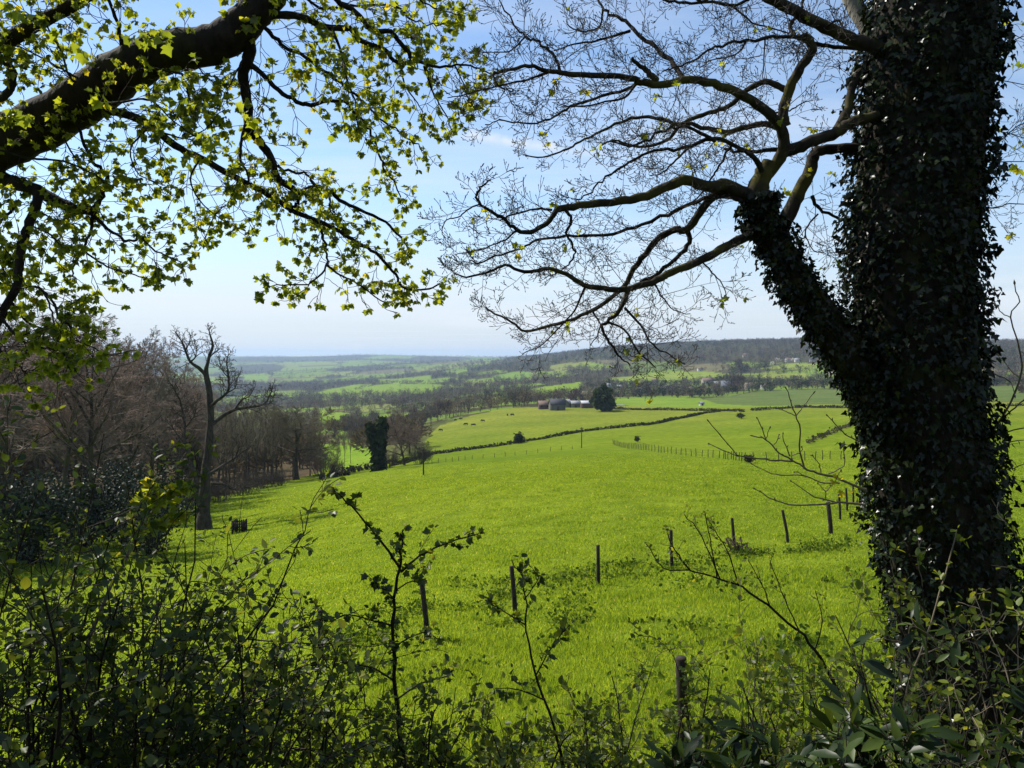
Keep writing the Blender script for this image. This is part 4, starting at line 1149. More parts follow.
# timber guard with its young tree
def tree_guard(b, w, h, label, group=None):
    root = empty('tree_guard', b, label, 'tree guard', group)
    for sx in (-1, 1):
        for sy in (-1, 1):
            V, Fq = [], []; box(V, Fq, sx * w / 2 - .05, sx * w / 2 + .05, sy * w / 2 - .05, sy * w / 2 + .05, -.3, h * 1.06)
            add_obj('post', build_mesh('post', V, [Fq], M['post']), root)
    for face in range(4):
        V, Fq = [], []
        for k in range(5):
            t = -w / 2 + w * (k + .5) / 5
            if face % 2 == 0:
                y = (w / 2 + .065) * (1 if face else -1); box(V, Fq, t - .055, t + .055, y - .012, y + .012, .12, h * .97)
            else:
                x = (w / 2 + .065) * (1 if face == 1 else -1); box(V, Fq, x - .012, x + .012, t - .055, t + .055, .12, h * .97)
        for z in (.3 * h, .8 * h):
            if face % 2 == 0:
                y = (w / 2 + .034) * (1 if face else -1); box(V, Fq, -w / 2 - .06, w / 2 + .06, y - .018, y + .018, z - .05, z + .05)
            else:
                x = (w / 2 + .034) * (1 if face == 1 else -1); box(V, Fq, x - .018, x + .018, -w / 2 - .02, w / 2 + .02, z - .05, z + .05)
        add_obj('slat_panel', build_mesh('slat_panel', V, [Fq], M['post']), root)
    return root
gb = hit(239.5, 532); tree_guard(gb, 10.5 * gb[1] / F, 11.5 * gb[1] / F, 'square wooden tree guard around the young tree right of the dead tree')
root = empty('sapling', gb, 'young bare tree growing out of the wooden guard', 'tree')
random.seed(3)
c = Cfg(seg=(6, 4, 3), wig=(.03, .1, .1), up=(0, .1, .1), nch=(9, 2, 0), ang=(40, 40, 30), lr=(.25, .4, .4), t0=(.55, .3, .1), taper=.35, rmin=.008, rl=.02, maxlev=2, leaf_from=9)
out, tips = {}, []; grow(out, tips, tuple(gb - (0, 0, .2)), (0, 0, 1), 41 * gb[1] / F, .03, 0, c)
V, Fq = tubes(out[0], 6); mobj('trunk', V, [Fq], M['bark_wood'], root)
V, Fq = tubes(out[1] + out.get(2, []), 4); mobj('twigs', V, [Fq], M['bark_wood'], root)
for px, py, lb in [(347, 475.5, 'right of the three small dark tree guards near the meadow edge'), (337.5, 474.6, 'middle of the three small dark tree guards near the meadow edge'), (322, 479.5, 'left of the three small dark tree guards near the thicket')]:
    tree_guard(hit(px, py), .9, .9, lb, 'small dark tree guards at the lower meadow edge')

# ------------------------------------------------------------------ the near fence posts
def fence_post(base, top, w, label, ground=None):
    """base and top in pixels; base on the ground"""
    b = hit(*base) if ground is None else ground
    t = P(top[0], top[1], b[1])
    V, Fq, n = [], [], 8
    mid = [b - (0, 0, .35), b + (t - b) * .33, b + (t - b) * .7, b + (t - b) * .985, t]
    rr = [w * .52, w * .5, w * .49, w * .48, w * .40]
    rr2 = [x * random.uniform(.96, 1.04) for x in rr]
    W, Fq = tubes([(mid, rr2)], 9)
    nv = len(W); cap = np.array([[nv - 9 + i for i in range(9)]])
    o = mobj('fence_post', W, [Fq, cap], M['post'], origin=b)
    tag(o, label, 'fence post', 'weathered posts of the old fence in the near meadow')
for bx, by, tx, ty, w, lb in [
    (321, 659, 320, 610, .12, 'short weathered fence post half hidden by leaves, leftmost of the row'),
    (428, 638, 421.5, 581, .12, 'leaning weathered fence post right of the leafy sapling'),
    (515.5, 611, 511.5, 566, .12, 'fence post left of the middle of the near row, above the thin shoot'),
    (598.5, 585, 598, 545, .11, 'upright fence post standing alone in the middle of the near row'),
    (672, 568, 671, 530, .11, 'fence post behind the bare briar sprays'),
    (735, 552, 732, 518, .11, 'fence post with a small clump of dead stems at its foot'),
    (789, 543, 782.5, 510, .11, 'fence post leaning left, between the dead stems and the thick post'),
    (831.5, 534, 828, 502, .17, 'thickest fence post, nearest the ivy-clad trunk'),
    (840.5, 520, 839, 494, .11, 'thin fence post just right of the thick post'),
    (847.5, 511, 846, 488, .10, 'thin fence post second right of the thick post'),
    (853.5, 504, 853, 484, .10, 'thin fence post closest to the trunk edge')]:
    fence_post((bx, by), (tx, ty), w, lb)
g = at_r(688, 8.2); fence_post(None, (681, 657), .125, 'stout rotting post low in the brambles at the bottom centre', ground=g)
# ------------------------------------------------------------------ foreground trees: traced limbs, grown twigs
def traced(pts, w0, w1, Y0, Y1, sub=4):
    """limb from pixel outline: centre line, widths in px, distances; returns pts, rad, dirs"""
    p = np.asarray(pts, float); n = len(p)
    s = np.concatenate([[0], np.cumsum(np.linalg.norm(np.diff(p, axis=0), axis=1))]); s /= s[-1]
    Y = Y0 + (Y1 - Y0) * s
    l = smooth_line(np.array([P(a, b, y) for (a, b), y in zip(p, Y)]), sub)
    t = np.linspace(0, 1, len(l))
    l = l + rng.normal(0, 1, l.shape) * (.0012 * (Y0 + Y1) / 2 * (.5 if w0 > 7 else .45 if w0 < 3.7 else 1)) * np.minimum(1, t * 4)[:, None]
    rad = .88 * (w0 + (w1 - w0) * t ** .8) / 2 * (Y0 + (Y1 - Y0) * t) / F
    rad = rad * (1 + .06 * np.sin(np.arange(len(l)) * 2.3 + rng.uniform(0, 6)))
    d = nrm(np.gradient(l, axis=0))
    return l, rad, d

def tolist(l, rad, d): return [tuple(x) for x in l], list(rad), [tuple(x) for x in d]

# ---- right-hand tree with the ivy
TY = 6.5
right_tree = empty('ivy_clad_sycamore', at_r(950, 6.5 / math.cos(math.atan(438 / F))), 'huge ivy-clad sycamore with dark trunk and bare budding limbs at the right', 'tree')
trunk_line = smooth_line(np.array([P(x, y, Y) for x, y, Y in [(990, 860, 6.5), (972, 740, 6.5), (955, 620, 6.5), (935, 500, 6.5), (921, 400, 6.5), (913, 300, 6.5), (915, 200, 6.5), (924, 100, 6.5), (932, 0, 6.5), (945, -150, 6.5), (950, -350, 6.5), (960, -600, 6.6)]]), 4)
tw = np.interp(np.linspace(0, 1, len(trunk_line)), np.linspace(0, 1, 12), [80, 73, 67, 67, 66, 66, 67, 67, 66, 64, 56, 40]) * TY / F
def noisy_tube(line, rad, n=28, amp=.05, seed=1):
    V, Fq = tubes([(line, rad)], n)
    g = np.random.default_rng(seed); ph = g.uniform(0, 6, 6)
    K = len(line); A = np.arange(n) * 2 * math.pi / n
    f = 1 + amp * (np.sin(3 * A[None] + ph[0] + .15 * np.arange(K)[:, None]) + .6 * np.sin(5 * A[None] + ph[1] + .4 * np.arange(K)[:, None]) + .4 * np.sin(9 * A[None] + ph[2]))
    c = np.repeat(line, n, axis=0)
    return c + (V - c) * f.reshape(-1, 1), Fq
tw = tw * .95
V, Fq = noisy_tube(trunk_line, tw - .075, amp=.03)
rt_trunk = mobj('trunk', V, [Fq], M['bark_dark'], right_tree, smooth=True)

LIMB = traced([(892, 425), (864, 378), (822, 320), (788, 270), (766, 225), (757, 196), (763, 176), (770, 162)], 58, 21, 6.45, 6.3)
# limbs: pixels, widths, distances; first flag: bare thick limb with moss
RT = [
 ([(752,196),(740,192),(725,184),(710,187),(687,180),(672,185),(640,197),(620,201),(580,205),(557,209)], 17, 7.5, 6.3, 5.9),
 ([(557,209),(550,220),(535,230),(517,230),(502,217),(481,204),(477,195),(481,187),(490,180)], 7, 1.8, 5.9, 5.6),
 ([(481,204),(470,208),(460,216),(447,220),(442,232),(446,240)], 2.2, .9, 5.65, 5.5),
 ([(552,210),(537,209),(512,215),(500,221)], 3, 1.6, 5.9, 6.1), ([(517,230),(505,240),(490,246),(470,252),(455,255)], 2.6, 1, 5.75, 5.9),
 ([(565,210),(572,220),(566,235),(575,247),(570,262),(562,269),(550,275)], 4, 1.3, 5.9, 6.2),
 ([(742,202),(737,199),(722,196),(697,202),(667,215),(635,227),(605,235),(567,236),(542,239),(525,247),(502,255),(480,262),(468,260)], 6, 1.6, 6.25, 6.8),
 ([(728,190),(715,195),(700,212),(687,230),(675,230),(657,240),(642,258),(632,272),(625,285),(615,295),(592,310),(570,320),(545,327),(525,331),(512,322),(497,315),(485,307)], 11, 1.6, 6.3, 6.9),
 ([(687,230),(689,242),(677,257),(660,272),(640,282)], 6.5, 4, 6.5, 6.4),
 ([(770,226),(746,237),(725,247),(702,260),(672,272),(652,282),(627,289),(610,289),(585,285),(570,277),(550,269),(525,272),(505,265),(490,272),(467,277),(455,274)], 12, 1.6, 6.35, 5.9),
 ([(628,289),(622,307),(610,320),(602,327),(610,342),(620,357),(630,365)], 6, 1.6, 6.2, 6.0),
 ([(608,322),(625,330),(637,350),(650,362),(656,368)], 3.2, 1.2, 6.1, 6.4), ([(625,308),(642,327),(652,345),(670,355),(685,365)], 3.2, 1.1, 6.15, 6.6),
 ([(585,287),(575,310),(560,327),(542,345),(522,354)], 3, 1.1, 6.1, 6.5), ([(592,310),(600,325),(596,338),(590,345)], 2.4, 1, 6.7, 6.5),
 ([(764,178),(780,158),(784,140),(778,124),(767,112),(745,97),(720,86),(690,80),(660,85),(640,82),(630,77),(580,75),(560,72),(547,71),(530,66),(512,69),(495,74),(497,84),(505,90)], 15, 1.8, 6.35, 5.3),
 ([(548,72),(530,79),(502,85),(480,90),(460,96),(447,97)], 3, 1, 5.6, 5.2), ([(560,72),(555,57),(542,45),(525,37),(515,25),(502,5),(495,-8)], 4, 1.3, 5.6, 5.9), ([(525,37),(512,50),(500,52),(480,52)], 2.2, 1, 5.8, 5.6),
 ([(684,80),(670,60),(650,45),(630,25),(615,15),(602,7),(597,-4)], 6.5, 2.5, 6.0, 6.6), ([(630,31),(610,37),(590,42),(570,45),(555,51)], 3.6, 1.2, 6.4, 6.2), ([(603,8),(600,25),(585,32),(570,27),(566,20)], 2.6, 1.2, 6.6, 6.8),
 ([(656,80),(648,72),(640,66),(632,58)], 8, 3.5, 5.9, 5.6), ([(640,82),(620,92),(585,102),(562,112),(547,120),(525,124),(500,120),(485,126)], 4.5, 1.2, 5.85, 6.3), ([(636,84),(625,97),(605,102),(577,107),(560,104)], 3.4, 1.1, 5.8, 5.6),
 ([(790,92),(780,87),(765,82),(747,90),(735,102),(720,110),(702,115),(677,125),(667,120),(642,117),(620,122),(600,132),(580,142),(565,150),(542,157),(525,155)], 8, 1.5, 6.5, 7.3),
 ([(762,172),(755,158),(742,149),(720,140),(700,142),(680,150),(655,150),(630,162),(605,177),(592,191),(575,200)], 7, 1.4, 6.2, 5.6), ([(715,141),(695,130),(676,128),(655,135),(635,146),(612,142)], 5, 2, 6.0, 5.5),
 ([(780,128),(765,124),(747,127),(725,132),(702,127),(682,124),(670,138),(650,146),(630,145),(615,140),(600,146)], 8, 1.8, 6.4, 6.8),
 ([(732,145),(727,152),(717,170),(710,180),(700,196),(688,204)], 3.6, 1.4, 6.1, 6.4), ([(690,146),(676,160),(663,172),(650,176)], 3.4, 1.2, 5.95, 6.2),
 ([(785,126),(783,112),(790,88),(802,66),(812,50),(809,40),(800,36)], 13, 9, 6.3, 6.1), ([(806,38),(780,37),(747,40),(722,45),(702,55),(680,65),(662,70)], 5, 1.4, 6.1, 5.6), ([(795,37),(790,25),(800,10),(805,-5)], 5, 3, 6.1, 6.4), ([(747,40),(735,55),(712,60),(700,68)], 2.6, 1, 5.9, 6.1), ([(765,39),(764,60),(762,78)], 2, 1, 5.95, 5.9),
 ([(878,115),(868,118),(852,122),(837,132),(815,140),(798,148),(782,152)], 11, 14, 6.3, 6.35), ([(836,131),(847,110),(852,87),(862,68),(874,58)], 10, 8, 6.35, 6.5),
 ([(778,236),(792,207),(802,187),(812,166),(815,153),(832,149),(860,147),(890,146)], 18, 9, 6.6, 6.5), ([(812,196),(820,210),(837,217),(852,224),(868,226)], 4.5, 2, 6.6, 6.8),
 ([(905,62),(872,46),(855,41),(825,27),(795,12),(768,-3),(740,-20),(690,-50)], 17, 10, 6.4, 6.0), ([(826,27),(838,20),(842,28),(838,38)], 3, 2, 6.2, 6.1),
 ([(690,-8),(702,2),(712,-4)], 5, 3, 6.0, 6.0), ([(760,-6),(735,3),(705,2),(680,3),(660,-3)], 4, 3, 6, 6.3),
 ([(718,2),(735,8),(752,22),(770,28),(790,34)], 2.6, 1.4, 6.2, 6.0), ([(868,50),(840,47),(818,44),(800,38)], 4.5, 5, 6.6, 6.2),
 ([(800,148),(770,150),(745,152),(725,148)], 6, 3, 6.4, 6.7), ([(775,113),(790,110),(800,104),(812,100)], 2.4, 1, 6.3, 6.2),
 ([(818,214),(808,225),(806,238),(814,250),(826,254)], 2.2, 1.1, 6.7, 6.6), ([(848,222),(846,240),(850,262),(846,282)], 2.2, 1.4, 6.6, 6.5),
 ([(700,260),(712,272),(722,284),(728,300)], 2.2, 1, 6.3, 6.2), ([(655,284),(662,296),(674,310),(690,314)], 2.2, 1, 6.2, 6.0),
 ([(960,-10),(985,-40),(1040,-80)], 22, 16, 6.6, 7.0), ([(985,135),(1000,140),(1015,128),(1030,120)], 2.4, 1, 6.6, 7.0), ([(980,205),(995,208),(1010,204),(1030,206)], 2, 1, 6.6, 6.8),
]
random.seed(77)
crt = Cfg(seg=(0, 5, 4, 3), wig=(0, .13, .17, .16), up=(0, .035, .07, .10), nch=(0, 6, 3, 0), ang=(52, 46, 42, 40), lr=(0, .48, .5, .5), t0=(.05, .2, .15, .1), taper=.45, rmin=.0019, rl=.008, maxlev=3, leaf_from=9)
thick, branch, twig, tips = [], [], {}, []
for k, (pts, w0, w1, Y0, Y1) in enumerate(RT):
    l, rad, d = traced(pts, w0, w1, Y0, Y1)
    if w0 >= 7.5:
        thick.append((np.vstack([l, l[-1] + d[-1] * rad[-1] * .5, l[-1] + d[-1] * rad[-1] * .8]), np.concatenate([rad, [rad[-1] * .7, .001]])))
    else: branch.append((l, rad))
    L = np.linalg.norm(np.diff(np.asarray(pts, float), axis=0), axis=1).sum()
    thin = np.argmax(rad < .034) if (rad < .034).any() else len(rad) - 2
    # twigs mostly on the thin outer part
    l2, r2, d2 = l[thin:], rad[thin:], d[thin:]
    if len(l2) > 3:
        L2 = np.linalg.norm(np.diff(l2, axis=0), axis=1).sum()
        spawn(twig, tips, *tolist(l2, r2, d2), L2, 0, crt, count=max(3, int(L2 / .080)), Lc=.42)
    if thin > 4:
        Lh = np.linalg.norm(np.diff(l[:thin + 1], axis=0), axis=1).sum()
        spawn(twig, tips, *tolist(l[:thin + 1], np.minimum(rad[:thin + 1], .012), d[:thin + 1]), Lh, 0, crt, count=max(1, int(Lh / .17)), Lc=.36)
ll, lr_, ld = LIMB
V, Fq = noisy_tube(ll, np.maximum(lr_ - .02, .03), n=16, amp=.03, seed=4)
rt_limb = mobj('limb', V, [Fq], M['bark_moss'], right_tree, smooth=True)
for l, rad in thick:
    V, Fq = tubes([(l, rad)], 10); mobj('limb', V, [Fq], M['bark_moss'], right_tree, smooth=True)
V, Fq = tubes([(smooth_line([P(838, -40, 6.9), P(850, -5, 6.9), P(862, 18, 6.85), P(882, 48, 6.75)]), np.full(13, .075))], 10)
mobj('limb', V, [Fq], M['bark_pale'], right_tree, smooth=True)
V, Fq = tubes(branch, 6); mobj('branches', V, [Fq], M['bark_dark'], right_tree, smooth=True)
buds = [([p, tuple(np.add(p, np.multiply(d, .006))), tuple(np.add(p, np.multiply(d, .016)))], [.0022, .0042, .0008]) for p, d in tips]
V, Fq = tubes(sum(twig.values(), []) + buds, 3); mobj('twigs', V, [Fq], M['twig_bud'], right_tree)

def rosettes(where, nleaf, size, droop=.5, fan_=.9):
    """little tufts of leaves at twig ends"""
    p = np.array([w_[0] for w_ in where]); d = np.array([w_[1] for w_ in where]); N = len(p)
    p = np.repeat(p, nleaf, 0); d = np.repeat(d, nleaf, 0); n = len(p)
    ax = nrm(d * .55 + rvec(n) * fan_ + np.array((0, 0, -droop)))
    s = rng.uniform(.4, 1.25, n) * size * np.repeat(rng.uniform(.7, 1.2, N), nleaf)
    p = p + ax * (s * .35)[:, None]
    nor = rvec(n) * 1.1 + np.array((0, 0, .7))
    r = np.clip(np.repeat(rng.random(N), nleaf) * .7 + rng.random(n) * .3, 0, 1)
    return p, ax, nor, s, r
sel = [tips[i] for i in rng.choice(len(tips), 75, replace=False)]
p, ax, nor, s, r = rosettes(sel, 4, .045)
V, Fa, rn = leaves(SYC, p, ax, nor, s, .4 + .6 * r); mobj('leaves', V, [Fa], M['leaf_syc'], right_tree, attrs={'rnd': rn})

def ivy_on(line, rad, n, depth, seed, size=(.045, .095), t_lo=0, t_hi=1, edge=1.0):
    g = np.random.default_rng(seed)
    t = g.uniform(t_lo, t_hi, n) * (len(line) - 1); i = np.minimum(t.astype(int), len(line) - 2); f = (t - i)[:, None]
    c = line[i] * (1 - f) + line[i + 1] * f; R_ = np.interp(t, np.arange(len(line)), rad)
    T = nrm(line[i + 1] - line[i]); a = g.uniform(0, 2 * math.pi, n)
    U = nrm(np.cross(T, np.array((0, 1, 0.3)))); W_ = np.cross(T, U)
    d = U * np.cos(a)[:, None] + W_ * np.sin(a)[:, None]
    lump = .5 + .5 * np.sin(t * 1.9 + 2 * np.sin(a * 2)) * np.sin(a * 3 + t * .8)
    off = depth * g.random(n) ** 1.3 * (.55 + .9 * lump)
    p = c + d * (R_ - .05 + off)[:, None]
    ax = nrm(np.array((0, 0, -1.0)) + d * .45 + g.normal(size=(n, 3)) * .45)
    nor = d + g.normal(size=(n, 3)) * .5 + np.array((0, 0, .25))
    return leaves(IVY, p, ax, nor, g.uniform(*size, n) * (.7 + .5 * g.random(n)), g.random(n))
V, Fa, rn = ivy_on(trunk_line, tw - .06, 40000, .15, 5, size=(.032, .064), t_lo=.0, t_hi=.93)
iv = mobj('ivy', V, [Fa], M['leaf_ivy'], right_tree, attrs={'rnd': rn}); iv.parent = rt_trunk
V, Fa, rn = ivy_on(ll, lr_, 7500, .11, 6, size=(.028, .056), t_lo=.0, t_hi=.74)
iv = mobj('ivy', V, [Fa], M['leaf_ivy'], right_tree, attrs={'rnd': rn}); iv.parent = rt_limb
# loose ivy sprays on the trunk edges
st, lp, la = [], [], []
random.seed(12)
civ = Cfg(seg=(6,), wig=(.22,), up=(-.10,), nch=(0,), ang=(40,), lr=(.5,), t0=(.2,), taper=.5, rmin=.0018, rl=.01, maxlev=0, leaf_from=0)
for k in range(210):
    t = random.uniform(.12, .78) * (len(trunk_line) - 1); i = int(t); R_ = tw[i]; a = random.uniform(0, 6.28)
    if k % 3 == 0: a = random.choice([0, math.pi]) + random.uniform(-.5, .5)
    d = np.array((math.cos(a), math.sin(a), 0)); p = trunk_line[i] + d * (R_ - .03)
    o, tp, nd = {}, [], []
    grow(o, tp, tuple(p), tuple(nrm(d + (0, 0, random.uniform(-.9, .4)))), random.uniform(.08, .22), .004, 0, civ, nd)
    st += o[0]
    for q, dd in nd: lp.append(q); la.append(dd)
V, Fq = tubes(st, 3); iv = mobj('ivy_stem', V, [Fq], M['bark_dark'], right_tree); iv.parent = rt_trunk
lp = np.array(lp); la = np.array(la); n = len(lp)
V, Fa, rn = leaves(IVY, lp + rng.normal(0, .012, (n, 3)), la * .4 + (0, 0, -.8) + rvec(n) * .5, rvec(n) + (0, -.4, .3), rng.uniform(.035, .068, n))
iv = mobj('ivy', V, [Fa], M['leaf_ivy'], right_tree, attrs={'rnd': rn}); iv.parent = rt_trunk
# young leafy shoots behind the trunk on its right side
o, tp, nd = {}, [], []
csh = Cfg(seg=(5, 4, 3), wig=(.12, .2, .2), up=(0, .05, .05), nch=(5, 3, 0), ang=(45, 42, 40), lr=(.45, .5, .5), t0=(.2, .2, .1), taper=.4, rmin=.002, rl=.009, maxlev=2, leaf_from=1)
for px, py in [(985, 20), (990, 50), (990, 80), (985, 130), (985, 160)]:
    grow(o, tp, tuple(P(px, py, 6.9)), tuple(nrm((1, .1, random.uniform(-.3, .2)))), .6, .006, 0, csh, nd)
V, Fq = tubes(sum(o.values(), []), 4); mobj('twigs', V, [Fq], M['twig_dark'], right_tree)
p, ax, nor, s, r = rosettes(tp[::2], 3, .06); V, Fa, rn = leaves(SYC, p, ax, nor, s, r); mobj('leaves', V, [Fa], M['leaf_syc'], right_tree, attrs={'rnd': rn})

# budding shoots from the foot of the trunk
def Q5(X, Y): return (680 + X / 5.333, 380 + Y / 5.333)
SH = [([(990,585),(945,570),(840,525),(760,500),(690,485),(655,460),(600,430),(530,390),(490,350),(460,320),(390,295)], 3.6, 1.3), ([(600,433),(540,430),(480,425),(400,415),(320,405),(280,370),(220,300),(155,220)], 2.4, 1.1),
      ([(662,466),(640,380),(640,270),(615,180),(590,110),(565,45)], 2.2, 1.0), ([(620,190),(660,140),(710,75)], 1.4, .9), ([(612,190),(560,165),(520,152)], 1.2, .8), ([(310,405),(240,380),(155,340)], 1.4, .9), ([(752,497),(740,450),(705,405)], 1.3, .9),
      ([(850,550),(750,545),(670,515),(540,505),(470,490),(390,450)], 1.8, .9), ([(985,665),(880,655),(780,660),(620,670),(510,645),(400,580)], 3, 1.1), ([(840,655),(740,630),(670,590),(595,540)], 2, 1), ([(670,515),(640,500),(612,488)], 1.2, .9),
      ([(790,500),(870,455),(875,340)], 1.6, .9), ([(776,630),(776,595),(740,555)], 1.5, .8), ([(776,595),(820,550),(860,480)], 1.3, .8), ([(960,330),(900,300),(850,260),(795,190)], 1.9, 1), ([(460,320),(430,240),(415,205)], 1.3, .9), ([(455,318),(478,258)], 1, .8), ([(585,405),(560,340),(545,285)], 1.5, .9), ([(500,345),(530,295)], 1.1, .8), ([(590,405),(640,385),(655,360)], 1.2, .8)]
shl, bud = [], []
for pts, w0, w1 in SH:
    Y = 5.9
    l, rad, d = traced([Q5(*q) for q in pts], w0, w1, 6.0, 5.6 + random.uniform(-.3, .3), 3)
    shl.append((l, rad))
    for j in range(2, len(l), 2):
        if random.random() < .5:
            dd = nrm(d[j] + rvec(1)[0] * .7); bud.append(([l[j], l[j] + dd * .012, l[j] + dd * .03], [.0025, .005, .001]))
    bud.append(([l[-1], l[-1] + d[-1] * .014, l[-1] + d[-1] * .032], [.004, .0065, .001]))
def Q6(X, Y): return (950 + X / 2.327, 270 + Y / 2.327)
for pts, w0, w1 in [([(80,395),(97,380),(140,310),(165,240),(165,190),(140,110),(160,75),(150,35)], 3, 1.2), ([(95,375),(130,340),(150,320),(185,290)], 2.2, 1.4), ([(80,385),(130,378),(195,362)], 2, 1.3), ([(100,240),(140,260),(150,290)], 1.4, .9), ([(140,110),(120,100),(108,80)], 1.3, .9), ([(165,190),(185,200)], 1.3, 1), ([(90,420),(140,400),(190,395)], 1.5, 1), ([(100,455),(150,460),(190,445)], 1.4, .9), ([(162,250),(135,225),(112,200)], 1.2, .8)]:
    l, rad, d = traced([Q6(*q) for q in pts], w0, w1, 6.3, 6.0, 3); shl.append((l, rad))
    bud.append(([l[-1], l[-1] + d[-1] * .016, l[-1] + d[-1] * .045], [.004, .009, .001]))
V, Fq = tubes(shl + bud, 6); mobj('shoots', V, [Fq], M['twig_shoot'], right_tree, smooth=True)
yl = [(P(854, 492, 5.7), (.2, 0, .6)), (P(846, 494, 5.7), (-.4, 0, .6)), (P(960, 335, 6.1), (-.2, 0, .5)), (P(835, 480, 5.7), (.3, 0, .6))]
p, ax, nor, s, r = rosettes(yl, 4, .045); V, Fa, rn = leaves(SYC, p, ax, nor, s, .85 + .15 * r); mobj('leaves', V, [Fa], M['leaf_syc'], right_tree, attrs={'rnd': rn})

